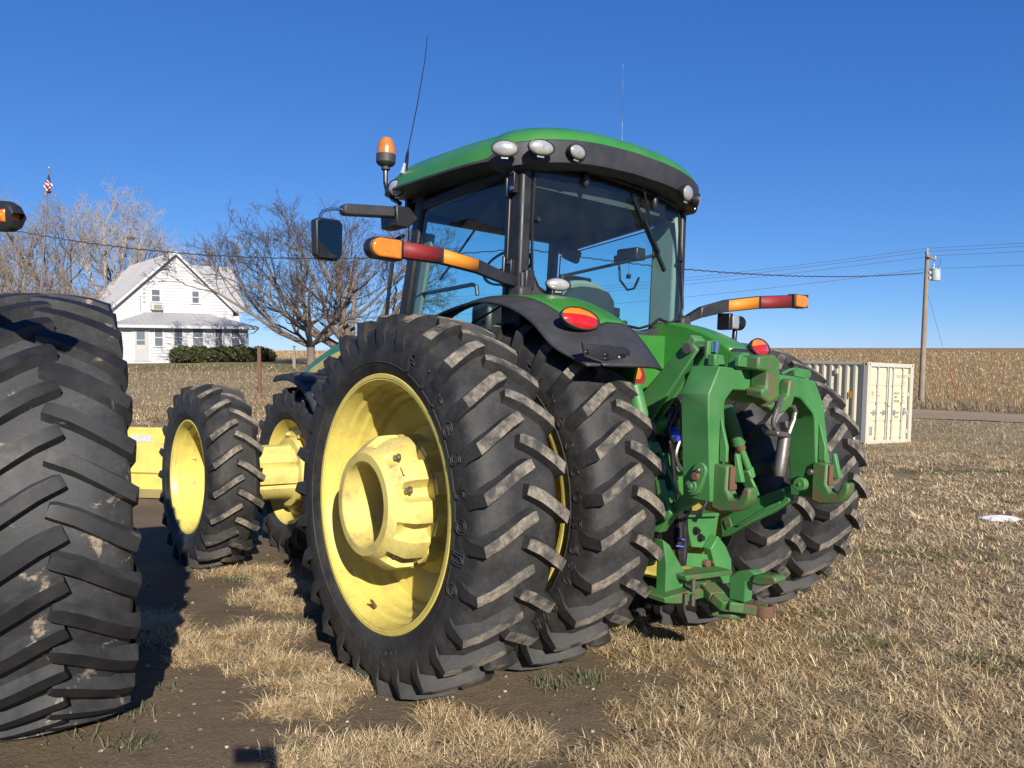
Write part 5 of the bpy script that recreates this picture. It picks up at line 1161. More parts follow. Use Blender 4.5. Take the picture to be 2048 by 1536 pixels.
# porch
pw = HL(494, 660, 0).x; pz = HL(244, 652, 0).z
porch = empty('porch', (0, 0, 0), (0, 0, 0), house)
lap_wall('siding', [(0, 0), (pw, 0), (pw, pz), (0, pz)], 0, porch, .21)
mb = MB(); mb.prism([(.02, .03), (pw-.02, .03), (pw-.02, GB+.02), (.02, GB+.02)], 2, 0, pz); mb.build('porch_wall', M['siding'], porch, smooth=0)
mb = MB()
for k in range(int(pz/.21)+1): mb.quadprism([Vector((-.018, .0, k*.21)), Vector((-.018, GB, k*.21)), Vector((0.02, GB, k*.21)), Vector((0.02, 0, k*.21))], [Vector((.0, .0, min(pz, k*.21+.21))), Vector((.0, GB, min(pz, k*.21+.21))), Vector((.02, GB, min(pz, k*.21+.21))), Vector((.02, 0, min(pz, k*.21+.21)))], 0)
o = mb.build('side_siding', M['siding'], porch, smooth=0); o['kind'] = 'stuff'
for x in (0, pw): mb = MB(); mb.box((x, -.012, pz/2), (.14, .06, pz)); mb.build('corner_board', M['white'], porch, smooth=0)
rt = HL(340, 628, GB).z; e0, e1, eF = -.55, pw+.65, -.55; rz0 = pz+.02
R0, R1 = Vector((1.9, GB-.01, rt)), Vector((pw-1.9, GB-.01, rt)); E0, E1 = Vector((e0, eF, rz0)), Vector((e1, eF, rz0)); B0, B1 = Vector((e0, GB-.01, rz0)), Vector((e1, GB-.01, rz0))
mb = MB(); up = Vector((0, 0, .05))
mb.add([R0+up, R1+up, E0+up, E1+up, B0+up, B1+up], [(2, 3, 1, 0), (4, 2, 0), (3, 5, 1)])
n_ = (R1-R0).cross(E0-R0).normalized(); n_ = n_ if n_.z > 0 else -n_
for k in range(26):
    f = (k+.5)/26; x = e0+(e1-e0)*f; top = R0.lerp(R1, min(1, max(0, (x-R0.x)/(R1.x-R0.x)))) if R0.x <= x <= R1.x else (E0.lerp(R0, (x-e0)/(R0.x-e0)) if x < R0.x else E1.lerp(R1, (e1-x)/(e1-R1.x)))
    mb.bar(Vector((x, eF, rz0))+up+n_*.01, Vector((x, top.y, top.z))+up+n_*.01, .035, .03, up=n_)
mb.build('porch_roof', M['metalroof'], porch, smooth=0, fixn=True)
mb = MB(); mb.box(((e0+e1)/2, eF+.03, rz0-.03), (e1-e0, .06, .18)); mb.box((e0+.03, (eF+GB)/2, rz0-.03), (.06, GB-eF, .18)); mb.box((e1-.03, (eF+GB)/2, rz0-.03), (.06, GB-eF, .18)); mb.box(((e0+e1)/2, (eF+GB)/2, rz0-.06), (e1-e0, GB-eF-.02, .03)); mb.build('eave_board', M['white'], porch, smooth=0)
mb = MB(); mb.tube([(e1-.05, eF+.1, rz0-.1), (e1-.25, eF+.3, rz0-.35), (pw+.1, .1, rz0-.45), (pw+.1, .1, .1)], .04, 8); mb.build('downpipe', M['white'], porch)
def win(px0, py0, px1, py1, y, parent, split=True, name='window'):
    a, b = HL(px0, py0, y), HL(px1, py1, y); x0, x1, z1, z0 = a.x, b.x, a.z, b.z; t = .09
    f = MB(); f.box(((x0+x1)/2, y-.035, z1+t/2), (x1-x0+2*t, .07, t)); f.box(((x0+x1)/2, y-.045, z0-t/2), (x1-x0+2*t+.06, .09, t)); f.box((x0-t/2, y-.035, (z0+z1)/2), (t, .07, z1-z0)); f.box((x1+t/2, y-.035, (z0+z1)/2), (t, .07, z1-z0))
    if split: f.box(((x0+x1)/2, y-.035, (z0+z1)/2), (x1-x0, .07, .06))
    fo = f.build(name, M['white'], parent, smooth=0)
    for k, (za, zb) in enumerate((((z0+z1)/2+.03, z1), (z0, (z0+z1)/2-.03)) if split else ((z0, z1),)):
        g = MB(); g.box(((x0+x1)/2, y-.046, (za+zb)/2), (x1-x0, .012, zb-za)); g.build('pane', M['winglass'], fo, smooth=0)
        # curtain strips showing behind the glass
    return fo
for a, b in ((309, 325), (348, 364), (385, 406), (430, 444), (463, 478)): win(a, 658, b, 692, 0, porch)
win(303, 579.5, 319, 603, GB, house); win(384, 583, 397, 606, GB, house)
win(230, 660, 234, 695, GB*.0-.0, porch) if False else None
# door
a, b = HL(268, 657, 0), HL(297, 721, 0); mb = MB()
mb.box(((a.x+b.x)/2, -.03, (a.z+b.z)/2+.03), (b.x-a.x+.26, .08, a.z-b.z+.14)); do = mb.build('door', M['white'], porch, smooth=0)
mb = MB(); mb.box(((a.x+b.x)/2, -.07, (a.z+b.z)/2), (b.x-a.x, .03, a.z-b.z)); M['doorgrey'] = mat('grey_white_paint', (.50, .51, .53), .5, tint=.03); mb.build('storm_door', M['doorgrey'], do, smooth=0, bevel=.01)
c, d = HL(273, 660, -.09), HL(290, 700, -.09); mid_ = c.z+(d.z-c.z)*.5
for z1, z0, m in ((c.z, mid_+.03, 'winglass'), (mid_-.03, mid_-.30, 'winglass')):
    g = MB(); g.box(((c.x+d.x)/2, -.09, (z1+z0)/2), (d.x-c.x, .008, z1-z0)); g.build('pane', M[m], do, smooth=0)
g = MB(); g.box(((c.x+d.x)/2, -.09, (mid_-.31+d.z)/2), (d.x-c.x, .008, mid_-.31-d.z)); g.build('kick_panel', M['cream_frame'], do, smooth=0)
# side windows of the porch
for y0, y1 in ((.45, .85), (1.05, 1.45)):
    f = MB(); f.box((-.03, (y0+y1)/2, 1.6), (.05, y1-y0+.14, 1.45)); fo = f.build('window', M['white'], porch, smooth=0); g = MB(); g.box((-.06, (y0+y1)/2, 1.6), (.008, y1-y0, 1.3)); g.build('pane', M['winglass'], fo, smooth=0)
# air conditioner
a, b = HL(302, 608, GB-.25), HL(325, 620, GB-.25); mb = MB(); mb.box(((a.x+b.x)/2, GB-.12, (a.z+b.z)/2), (b.x-a.x, .45, a.z-b.z)); ac = mb.build('air_conditioner', M['cream_frame'], house, bevel=.01)
mb = MB()
for k in range(6): mb.box(((a.x+b.x)/2+.05, GB-.352, b.z+.06+(a.z-b.z-.12)*k/5), ((b.x-a.x)*.7, .01, .02))
mb.build('grille', M['black_metal'], ac)
mb = MB(); 
for px, py in ((288, 577), (288, 585), (288, 594), (288, 603)): p = HL(px, py, GB-.05); mb.box(p, (.10, .08, .10))
p0, p1 = HL(280, 592, GB-.04), HL(281, 622, GB-.04); mb.tube([p0, p1], .03, 6); mb.build('service_mast', M['galv'], house)
# foundation strip
mb = MB(); mb.box((pw/2, .0, -.1), (pw+.05, .03, .3)); mb.build('foundation', M['cream_frame'], porch, smooth=0)
# ---------------------------------------------------------------- evergreen sprigs (hedge, cedars)
def sprigs(name, P, size, mats, cols, parent=None, up=.3):
    n = len(P); V = np.zeros((n, 4, 3), np.float32)
    d = NR.normal(size=(n, 3)); d[:, 2] += up; d /= np.linalg.norm(d, axis=1)[:, None]; e = NR.normal(size=(n, 3)); e -= d*(e*d).sum(1)[:, None]; e /= np.linalg.norm(e, axis=1)[:, None]
    s = size*(.6+.8*NR.random(n))[:, None]
    V[:, 0] = P-e*s*.28; V[:, 1] = P+d*s*.5-e*s*.22; V[:, 2] = P+d*s*1.1; V[:, 3] = P+d*s*.5+e*s*.25
    F = (np.arange(n)*4)[:, None]+np.array([[0, 1, 2, 3]]); c = np.array(cols)[NR.integers(0, len(cols), n)]*(.65+.7*NR.random(n))[:, None]
    return obj(name, big_mesh(name, V.reshape(-1, 3), F, mats, col=np.repeat(c, 4, 0)), parent)
h0, h1 = HL(346, 728, -1.6), HL(545, 735, -1.6); n = 26000; t = NR.random(n); u = NR.random(n)*2*math.pi
hx = h0.x+(h1.x-h0.x)*t; bumpy = 1+.06*np.sin(t*31)+.06*np.sin(t*67+1)+.05*np.sin(t*13); hh = .97*bumpy*(1-.25*np.exp(-((t-1)/.05)**2)-.2*np.exp(-(t/.03)**2))
rr_ = NR.random(n)**.35; hy = -1.6+.75*np.cos(u)*rr_*bumpy; hz = hh*(.5+.5*np.sin(u)*rr_)
Ph = np.stack([hx+NR.normal(size=n)*.05, hy+NR.normal(size=n)*.05, hz], 1)
Pw = Ph @ np.array(HM.to_3x3()).T+np.array(HM.translation); Pw[:, 2] = height(Pw[:, 0], Pw[:, 1])+hz
hedge = empty('hedge', tuple(HM @ Vector(((h0.x+h1.x)/2, -1.6, 0)))); tag(hedge, 'low dark green clipped hedge growing in front of the porch', 'hedge')
o = sprigs('foliage', Pw, .15, M['needles'], [(.045, .060, .026), (.07, .078, .036), (.09, .088, .045), (.025, .034, .016)]); o.parent = hedge; o.matrix_parent_inverse = Matrix.Translation(hedge.location).inverted(); o['kind'] = 'stuff'
mb = MB()
for k in range(30):
    x = h0.x+(h1.x-h0.x)*(k+.5)/30; b_ = HM @ Vector((x, -1.6, 0)); b_.z = H(b_.x, b_.y)-.05
    for j in range(4): mb.tube([b_, b_+Vector((random.uniform(-.2, .2), random.uniform(-.2, .2), .5)), b_+Vector((random.uniform(-.4, .4), random.uniform(-.4, .4), .95))], [.03, .02, .008], 4)
o = mb.build('stems', M['bark'], None); o.parent = hedge; o.matrix_parent_inverse = Matrix.Translation(hedge.location).inverted()
# ---------------------------------------------------------------- bare trees
def grow(seed, height_, spread, trunk_r, fork=.18, nl=5, levels=5, lean=(0, 0), kids=(5, 7, 7, 6, 4), droop=.0, updraft=.35, twig_r=.010, limb_ang=(.35, .85), ratio=(.62, .9)):
    rng = random.Random(seed); paths = [[] for _ in range(levels+1)]
    def branch(p, d, L, r, lev):
        n = 7 if lev <= 1 else (5 if lev <= 3 else 3); pts = [p]; rs = [r]; dirs = [d]
        for i in range(n):
            k = Vector((rng.gauss(0, 1), rng.gauss(0, 1), rng.gauss(0, 1)))*(.10 if lev < 2 else .17)
            d = (d+k+Vector((0, 0, updraft*(.22 if lev < 4 else .08)-droop*(.2 if lev >= 3 else 0)))).normalized()
            p = p+d*(L/n); pts.append(p); dirs.append(d); rs.append(max(twig_r, r*(1-.72*(i+1)/n)))
        paths[min(lev, levels)].append((pts, rs))
        if lev >= levels: return
        nk = kids[min(lev, len(kids)-1)]
        for i in range(nk):
            f = rng.uniform(.28, .98) if lev > 0 else rng.uniform(.75, 1.0); j = min(int(f*n), n-1); q = pts[j].lerp(pts[j+1], f*n-j); dd = dirs[j]
            ax = dd.orthogonal().normalized(); ax.rotate(Matrix.Rotation(rng.uniform(0, 6.283), 3, dd)) ; nd = dd.copy(); nd.rotate(Matrix.Rotation(rng.uniform(.35, .95), 3, ax))
            nd = (nd+Vector((0, 0, .12))).normalized()
            rr__ = max(twig_r, rs[j]*(rng.uniform(.52, .70) if lev < 2 else rng.uniform(.42, .60))); branch(q, nd, L*rng.uniform(.42, .68)*(1.05-.35*f), rr__, lev+1)
    L0 = height_*fork; base = Vector((0, 0, -.1)); top = base+Vector((lean[0], lean[1], L0+.1))
    paths[0].append(([base, base.lerp(top, .12), base.lerp(top, .5), top], [trunk_r*1.5, trunk_r*1.12, trunk_r, trunk_r*1.0]))
    a0 = rng.uniform(0, 6.28)
    for i in range(nl):
        a = a0+i*6.283/nl+rng.uniform(-.35, .35); el = rng.uniform(*limb_ang); d = Vector((math.cos(a)*math.sin(el)*spread, math.sin(a)*math.sin(el)*spread, math.cos(el))).normalized()
        branch(base.lerp(top, rng.uniform(.86, 1.0)), d, (height_-L0)*rng.uniform(*ratio), trunk_r*rng.uniform(.48, .66), 1)
    return paths
def tubes_np(paths, sides):
    Vs = []; Fs = []; b = 0
    for pts, rs in paths:
        k = len(pts); P = np.array([tuple(p) for p in pts]); t = np.gradient(P, axis=0); t /= np.linalg.norm(t, axis=1)[:, None]+1e-9
        ref = np.array([1., 0, 0]) if abs(t[0][0]) < .8 else np.array([0, 1., 0]); u = np.cross(t, ref); u /= np.linalg.norm(u, axis=1)[:, None]+1e-9; w = np.cross(t, u)
        a = 2*np.pi*np.arange(sides)/sides; ring = (u[:, None]*np.cos(a)[None, :, None]+w[:, None]*np.sin(a)[None, :, None])*np.array(rs)[:, None, None]+P[:, None]
        Vs.append(ring.reshape(-1, 3)); i, j = np.meshgrid(np.arange(k-1), np.arange(sides), indexing='ij'); j2 = (j+1) % sides
        Fs.append(np.stack([i*sides+j, i*sides+j2, (i+1)*sides+j2, (i+1)*sides+j], -1).reshape(-1, 4)+b); b += k*sides
    return np.concatenate(Vs), np.concatenate(Fs)
def tree_meshes(paths, bark, twig):
    out = []
    for nm, lv, sd, m in (('trunk', (0, 1, 2), 8, bark), ('crown', range(3, len(paths)), 3, twig)):
        ps = [q for l_ in lv if l_ < len(paths) for q in paths[l_]]
        if ps: V, F = tubes_np(ps, sd); out.append((nm, big_mesh(nm, V, F, M[m], smooth=True)))
    return out
def tree(label, px, py, depth, seed, hgt, group=None, bark='bark', twig='twig', name='bare_tree', zrot=0, **kw):
    p = WP(px, py, depth); z = H(p.x, p.y); r = empty(name, (p.x, p.y, z), (0, 0, zrot)); tag(r, label, 'tree', group)
    for nm, me in tree_meshes(grow(seed, hgt, **kw), bark, twig):
        o = obj(nm, me, r)
    return r
KK = dict(kids=(5, 6, 6, 5, 3), twig_r=.0085)
tree('bare spreading tree with a short forked trunk beside the farmhouse hedge', 622, 720, 47, 21, 9.3, spread=1.7, trunk_r=.24, fork=.13, nl=8, limb_ang=(.2, 1.2), ratio=(.72, .95), **KK)
tree('bare thick limbed tree standing behind the tractor cab', 704, 720, 48, 8, 9.9, spread=1.5, trunk_r=.36, fork=.08, nl=9, limb_ang=(.15, 1.05), ratio=(.72, .95), **KK)
g_ = 'bare trees behind the farmhouse'
BK = dict(kids=(4, 6, 5, 4, 3), twig_r=.010)
tree('tall pale bare tree rising behind the farmhouse roof', 262, 700, 76, 31, 13.6, g_, 'bark_pale', 'twig_pale', spread=.8, trunk_r=.36, fork=.25, nl=5, limb_ang=(.15, .5), ratio=(.8, 1.0), **BK)
tree('narrow bare tree with a nest just left of the farmhouse ridge', 215, 700, 72, 32, 13.0, g_, 'bark_pale', 'twig_pale', spread=.7, trunk_r=.34, fork=.22, nl=4, limb_ang=(.1, .45), ratio=(.8, 1.0), **BK)
tree('leaning bare tree with dark upright limbs beside the flagpole', 128, 700, 66, 33, 12.2, g_, 'bark', 'twig_brown', spread=.7, trunk_r=.30, fork=.2, nl=4, limb_ang=(.1, .5), ratio=(.75, 1.0), **BK)
tree('bare brown tree behind the flagpole at the yard edge', 20, 700, 62, 34, 11.3, g_, 'bark', 'twig_brown', spread=1.0, trunk_r=.30, fork=.2, nl=5, limb_ang=(.2, .8), ratio=(.7, .95), **BK)
tree('pale twiggy tree beyond the right slope of the farmhouse roof', 385, 700, 85, 35, 13.2, g_, 'bark_pale', 'twig_pale', spread=1.0, trunk_r=.28, fork=.2, nl=5, limb_ang=(.2, .7), ratio=(.7, .95), **BK)
tree('low brushy bare tree with a thicket of twigs left of the farmhouse', 165, 712, 58, 36, 6.6, g_, 'bark', 'twig_brown', spread=1.2, trunk_r=.22, fork=.1, nl=9, limb_ang=(.2, 1.1), ratio=(.65, .95), **BK)
tree('brushy bare tree crowding the cedars beside the yard', 60, 712, 57, 37, 7.0, g_, 'bark', 'twig_brown', spread=1.2, trunk_r=.22, fork=.1, nl=8, limb_ang=(.2, 1.1), ratio=(.65, .95), **BK)
tree('small bare tree bending over the farmhouse eave', 150, 716, 50, 38, 5.0, g_, 'bark', 'twig_brown', spread=1.3, trunk_r=.16, fork=.15, nl=6, limb_ang=(.3, 1.1), ratio=(.7, .95), **BK)
# dark cedars low behind the left tyre
def cedar(px, depth, hgt, w, label, seed):
    p = WP(px, 712, depth); z = H(p.x, p.y); r = empty('cedar_tree', (p.x, p.y, z)); tag(r, label, 'tree', 'cedars behind the yard')
    n = 9000; t = NR.random(n)**.8; a = 6.283*NR.random(n); k = (1-t)**.6*w*(.55+.45*NR.random(n)**.4)*(1+.25*np.sin(a*5+t*9)+.2*np.sin(t*40+a*3))
    o = sprigs('crown', np.stack([k*np.cos(a), k*np.sin(a), .3+t*hgt], 1), .24, M['needles'], [(.035, .045, .018), (.06, .055, .028), (.085, .07, .04), (.03, .035, .015)], r, .5); o['kind'] = 'stuff'
    mb = MB(); mb.tube([(0, 0, -.1), (0, 0, hgt*.5), (0, 0, hgt*.95)], [.16, .09, .02], 7); mb.build('trunk', M['bark'], r)
cedar(20, 60, 4.4, 2.6, 'dull green cedar behind the yard at the flagpole foot', 1); cedar(95, 61, 3.9, 2.4, 'brownish cedar under the brushy bare trees', 2); cedar(-40, 58, 5.2, 2.6, 'broad dark cedar at the far end of the tree row', 3)
# nest
p = WP(262, 475, 72); mb = MB()
for k in range(60):
    a = random.uniform(0, 6.28); q_ = p+Vector((random.gauss(0, .16), random.gauss(0, .16), random.gauss(0, .10))); mb.tube([q_, q_+Vector((math.cos(a)*.35, math.sin(a)*.35, random.uniform(-.1, .1)))], .02, 3)
tag(mb.build('bird_nest', M['wood']), 'round twig nest high in the bare tree behind the house', 'nest')
# ---------------------------------------------------------------- flagpole and posts
f0, f1 = WP(80, 600, 54), WP(98, 337, 54); bse = f0+(f0-f1)*((f0.z-H(f0.x, f0.y))/(f1.z-f0.z)); fp = empty('flagpole', tuple(bse)); tag(fp, 'leaning metal flagpole among the bare trees left of the house', 'flagpole')
mb = MB(); mb.tube([Vector((0, 0, -.2)), f1-bse], [.075, .045], 10); M['dullsteel'] = mat('dull_steel', (.16, .15, .17), .6); mb.build('pole', M['dullsteel'], fp); mb = MB(); mb.lathe([(0, .01), (.04, .06), (.10, .06), (.13, .01)], 'z', c=f1-bse, n=12); mb.build('finial', M['galv'], fp)
M['flag'] = (lambda: (lambda m, n, l, p: (l.new(mixrgb(n, l, ramp(n, l, (lambda w: (w.inputs['Scale'].__setattr__('default_value', 1.6), l.new(coords(n, l, (1, 1, 1)), w.inputs['Vector']), setattr(w, 'bands_direction', 'DIAGONAL'), w.outputs['Fac'])[-1])(n.new('ShaderNodeTexWave')), .45, .55), (.62, .58, .58), (.28, .03, .045)), p.inputs['Base Color']), m)[-1])(*new_mat('striped_flag_cloth')))()
M['navy'] = mat('navy_cloth', (.02, .025, .09), .8)
d = (f1-f0).normalized(); mb = MB(); rows = []
for i in range(22):
    t = i/21; c = WP(97.5, 352, 54).lerp(WP(95.5, 386, 54), t); row = []
    for k in range(12):
        a = 6.283*k/12; r = (.06+.17*abs(math.sin(a*1.5+t*7))+.10*math.sin(t*22+a*3)*(.3+t))*(.3+.9*t if t < .5 else .9); row.append(c+Vector((r*math.cos(a)*1.1, r*math.sin(a), -.12*math.sin(a*2+t*6))))
    rows.append(row)
mb.grid(rows, closeu=True, mf=lambda i, j: 1 if i < 7 else 0); fl_ = mb.build('flag', [M['flag'], M['navy']], None, smooth=60, fixn=True); tag(fl_, 'red white and blue flag wound limp round the flagpole', 'flag')
p = GH(519, 788); q_ = WP(520, 694, p.y); mb = MB(); hgt = q_.z-p.z
mb.box((0, 0, hgt/2-.1), (.11, .012, hgt+.2)); mb.box((-.05, .03, hgt/2-.1), (.012, .06, hgt+.2)); mb.box((.05, .03, hgt/2-.1), (.012, .06, hgt+.2)); o = mb.build('steel_post', M['rust'], None, bevel=.003, loc=tuple(p)); tag(o, 'rusty upright steel post standing alone in the dry grass', 'post')
p = WP(589, 742, 42); p.z = H(p.x, p.y); q_ = WP(589, 694, 42); hh = q_.z-p.z; r = empty('marker_post', tuple(p)); tag(r, 'thin grey marker post with a small green cap by the field', 'post')
mb = MB(); mb.box((0, 0, hh/2), (.09, .07, hh)); mb.build('post', M['wood'], r, bevel=.01); mb = MB(); mb.lathe([(hh, .03), (hh+.03, .09), (hh+.05, .10), (hh+.06, .02)], 'z', n=10); M['capgreen'] = mat('green_cap', (.02, .22, .08), .5); mb.build('cap', M['capgreen'], r)
mb = MB(); mb.box((0, -.03, hh*.32), (.16, .12, hh*.66)); mb.build('wire_guard', M['wood'], r, bevel=.01)
# ---------------------------------------------------------------- shipping container
cA, cB = WP(1730, 888, 24.3), WP(1832, 886, 25.75); ux = (cB-cA); ux.z = 0; cw = ux.length; ux.normalize(); ca = math.atan2(ux.y, ux.x)
W_, Hc, Lc = 2.438, 2.591, 6.058; zc = (cA.z+cB.z)/2+.02
ct = empty('shipping_container', (cA.x, cA.y, zc), (0, rad(2.2), ca)); tag(ct, 'cream steel shipping container with corrugated sides and lock rods on its doors', 'container')
fm = M['cream_frame']
mb = MB()
for x in (.08, W_-.08):
    for y in (.08, Lc-.08): mb.box((x, y, Hc/2), (.16, .16, Hc-.24))
for y in (.08, Lc-.08): mb.box((W_/2, y, Hc-.07), (W_-.33, .13, .13)); mb.box((W_/2, y, .08), (W_-.33, .13, .15))
for x in (.06, W_-.06): mb.box((x, Lc/2, Hc-.045), (.10, Lc-.33, .08)); mb.box((x, Lc/2, .08), (.10, Lc-.33, .15))
mb.build('frame', fm, ct, bevel=.006)
CORN = MB(); CORN.box((0, 0, 0), (.178, .162, .118)); CORN = CORN.mesh('corner_casting', M['cream'], 0); HOLE = MB(); HOLE.box((0, 0, 0), (.05, .006, .07)); HOLE = HOLE.mesh('corner_hole', M['ink'], 0)
for x in (.085, W_-.085):
    for y in (.078, Lc-.078):
        for z in (.06, Hc-.06):
            o = obj('corner_casting', CORN, ct, loc=(x, y, z)); obj('corner_hole', HOLE, o, loc=(0, -.081 if y < 1 else .081, 0)); h2 = obj('corner_hole', HOLE, o, loc=(-.089 if x < 1 else .089, 0, 0), rot=(0, 0, rad(90)))
def corr(x, sgn):
    pts = []; y = .16; per = .278; n = int((Lc-.32)/per); per = (Lc-.32)/n
    for k in range(n): b_ = .16+k*per; pts += [(b_, 0), (b_+per*.24, 0), (b_+per*.5, 1), (b_+per*.74, 1)]
    pts.append((Lc-.16, 0)); mb = MB(); mb.grid([[(x+sgn*.0+(.052*d_*(1 if sgn < 0 else -1)), y_, .15), (x+(.052*d_*(1 if sgn < 0 else -1)), y_, Hc-.085)] for y_, d_ in pts]); return mb.build('side_panel', M['cream'], ct, smooth=0, fixn=True)
corr(.022, -1); corr(W_-.022, 1)
mb = MB(); mb.box((W_/2, Lc/2, Hc-.03), (W_-.2, Lc-.3, .03)); mb.build('roof', M['cream'], ct); mb = MB(); mb.box((W_/2, Lc-.05, Hc/2), (W_-.32, .04, Hc-.26)); mb.build('end_panel', M['cream'], ct); mb = MB(); mb.box((W_/2, Lc/2, .12), (W_-.2, Lc-.3, .05)); mb.build('floor', M['wood'], ct)
dz0, dz1 = .15, Hc-.14
for k in range(2):
    x0 = .165+k*(W_/2-.155); x1 = x0+W_/2-.185; xm = (x0+x1)/2; mb = MB()
    mb.box((xm, .09, (dz0+dz1)/2), (x1-x0, .03, dz1-dz0))
    dr_ = mb.build('door', M['cream'], ct, bevel=.004)
    for j in range(4):
        za = dz0+.05+(dz1-dz0-.08)*j/4; zb = za+(dz1-dz0-.08)/4-.06; mb = MB(); 
        mb.quadprism([Vector((x0+.05, .076, za)), Vector((x1-.05, .076, za)), Vector((x1-.05, .076, zb)), Vector((x0+.05, .076, zb))], [Vector((x0+.09, .058, za+.03)), Vector((x1-.09, .058, za+.03)), Vector((x1-.09, .058, zb-.03)), Vector((x0+.09, .058, zb-.03))], 0); mb.build('door_panel', M['cream'], dr_, smooth=0, fixn=True)
    gk = MB(); gk.box((xm, .085, dz1+.012), (x1-x0, .02, .02)); gk.box((xm, .085, dz0-.012), (x1-x0, .02, .02)); gk.box((x1+.010 if k == 0 else x1+.012, .080, (dz0+dz1)/2), (.018, .03, dz1-dz0)); gk.build('gasket', M['ink'], dr_, smooth=0)
    for xr_ in ((x0+.40, x1-.13) if k == 0 else (x0+.16, x1-.36)):
        rb = MB(); rb.tube([(xr_, .030, .06), (xr_, .030, Hc-.06)], .022, 10)
        for zz_ in (.10, .55, 1.35, 2.0, Hc-.12): rb.box((xr_, .042, zz_), (.075, .045, .05))
        rod = rb.build('lock_rod', M['galv'], dr_)
        hb = MB(); zz_ = 1.02; hb.bar((xr_, .01, zz_), (xr_+(.40 if k else -.30), .015, zz_+.01), .022, .018, up=(0, 1, 0)); hb.box((xr_+(.12 if k else -.14), .03, zz_), (.05, .05, .16)); hb.build('handle', M['galv'], rod)
    for j in range(4):
        hz = dz0+.25+(dz1-dz0-.5)*j/3; hg = MB(); hg.box((x0-.02 if k == 0 else x1+.0, .06, hz), (.06, .05, .12)); hg.build('hinge', M['cream'], dr_, bevel=.006)
gp = MB(); gp.box((W_/2+.01, .028, 1.28), (.16, .03, .10)); gp.build('centre_keeper', M['cream'], ct, bevel=.006)
def decal(body, size, x, z, m='ink', sx=.8, face='front'):
    t = text_mesh(body, size, extrude=.0005, align='LEFT', sx=sx); mb = MB()
    mb.add([(Vector((x+v.co.x, .0535-v.co.z, z+v.co.y)) if face == 'front' else Vector((-.004, x, z)) + Vector((0, -v.co.x, v.co.y))) for v in t.vertices], [tuple(p.vertices) for p in t.polygons]); return mb.build('lettering', M[m], ct, smooth=0, fixn=True)
xd = W_/2+.27
decal('FXLU 217977 7', .135, xd+.10, 2.17, 'ink_soft', .68); decal('22G1', .125, xd+.36, 1.98, 'ink_soft', .75)
decal('MAX GR.', .10, xd+.02, 1.63, 'ink', .62); decal('TARE', .10, xd+.02, 1.51, 'ink', .62); decal('PAYLOAD', .10, xd+.02, 1.385, 'ink', .62); decal('CU.CAP.', .10, xd+.05, .87, 'ink', .62)
for z in (1.63, 1.51, 1.385): decal('30480', .085, xd+.42, z, 'ink_soft', .5)
decal('33.2', .085, xd+.45, .87, 'ink_soft', .6)
def plate(name, pts, m, y=.0545):
    mb = MB(); mb.add([(x, y, z) for x, z in pts], [tuple(range(len(pts)))]); return mb.build(name, M[m], ct, smooth=0)
M['decal_yellow'] = mat('yellow_decal', (.75, .38, .02), .5); M['decal_pink'] = mat('pink_decal', (.75, .22, .38), .5); M['decal_grey'] = mat('grey_data_plate', (.28, .29, .36), .4); M['decal_blue'] = mat('blue_decal', (.03, .06, .42), .5)
plate('warning_triangle', ((.29, 1.68), (.42, 1.68), (.355, 1.50)), 'decal_yellow')
plate('round_sticker', [(.66+.075*math.cos(t), 1.60+.075*math.sin(t)) for t in np.linspace(0, 6.283, 21)[:-1]], 'decal_pink'); plate('sticker_band', ((.59, 1.585), (.73, 1.585), (.73, 1.645), (.59, 1.645)), 'white', .0525)
plate('data_plate', ((.27, .30), (.42, .30), (.42, .58), (.27, .58)), 'decal_grey'); plate('blue_plate', ((2.02, .98), (2.14, .98), (2.14, 1.16), (2.02, 1.16)), 'decal_blue', .0525)
for z in (1.03, 1.08, 1.12): 
    mb = MB(); mb.box((2.08, .0515, z), (.07, .001, .018)); mb.build('plate_print', M['white'], ct)
# vertical number and stickers on the corrugated side
for i, ch in enumerate('FXLU2179777'):
    t = text_mesh(ch, .15, extrude=.0005, sx=.8); mb = MB(); mb.add([Vector((.018, 1.14-v.co.x, 2.05-i*.13+v.co.y)) for v in t.vertices], [tuple(p.vertices) for p in t.polygons]); mb.build('lettering', M['ink'], ct, smooth=0)
for i, ch in enumerate('22G1'):
    t = text_mesh(ch, .12, extrude=.0005, sx=.8); mb = MB(); mb.add([Vector((.018, .60-v.co.x, 1.32-i*.11+v.co.y)) for v in t.vertices], [tuple(p.vertices) for p in t.polygons]); mb.build('lettering', M['ink'], ct, smooth=0)
mb = MB(); mb.box((.012, .60, 1.56), (.004, .12, .22)); mb.build('side_sticker', M['decal_yellow'], ct); 
for y in (1.12, 2.24): mb = MB(); mb.box((.012, y, 2.28), (.05, .10, .16)); mb.build('side_vent', M['cream'], ct, bevel=.01)
# ---------------------------------------------------------------- utility pole and wires
pb = WP(1842, 803, 46); pb.z = H(pb.x, pb.y); pt_ = WP(1855, 503, 46)
up_ = empty('utility_pole', tuple(pb)); tag(up_, 'weathered wooden utility pole with crossarm and grey transformer beside the dirt road', 'utility pole', 'utility poles along the road')
tp = pt_-pb; mb = MB(); mb.tube([Vector((0, 0, -.2)), tp*.5, tp], [.165, .14, .115], 14); mb.build('pole', M['wood'], up_)
LD = Vector((-.775, .632, 0)); XD = Vector((.632, .775, 0))
ca_ = tp*((WP(1852, 517, 46).z-pb.z)/tp.z); 
e0_ = Vector(WP(1845, 513, 46)-pb); e1_ = Vector(WP(1877, 518.5, 46)-pb); e0_.y = ca_.y-.45; e1_.y = ca_.y+.30
mb = MB(); mb.bar(e0_, e1_, .10, .11); mb.build('crossarm', M['wood'], up_, bevel=.008)
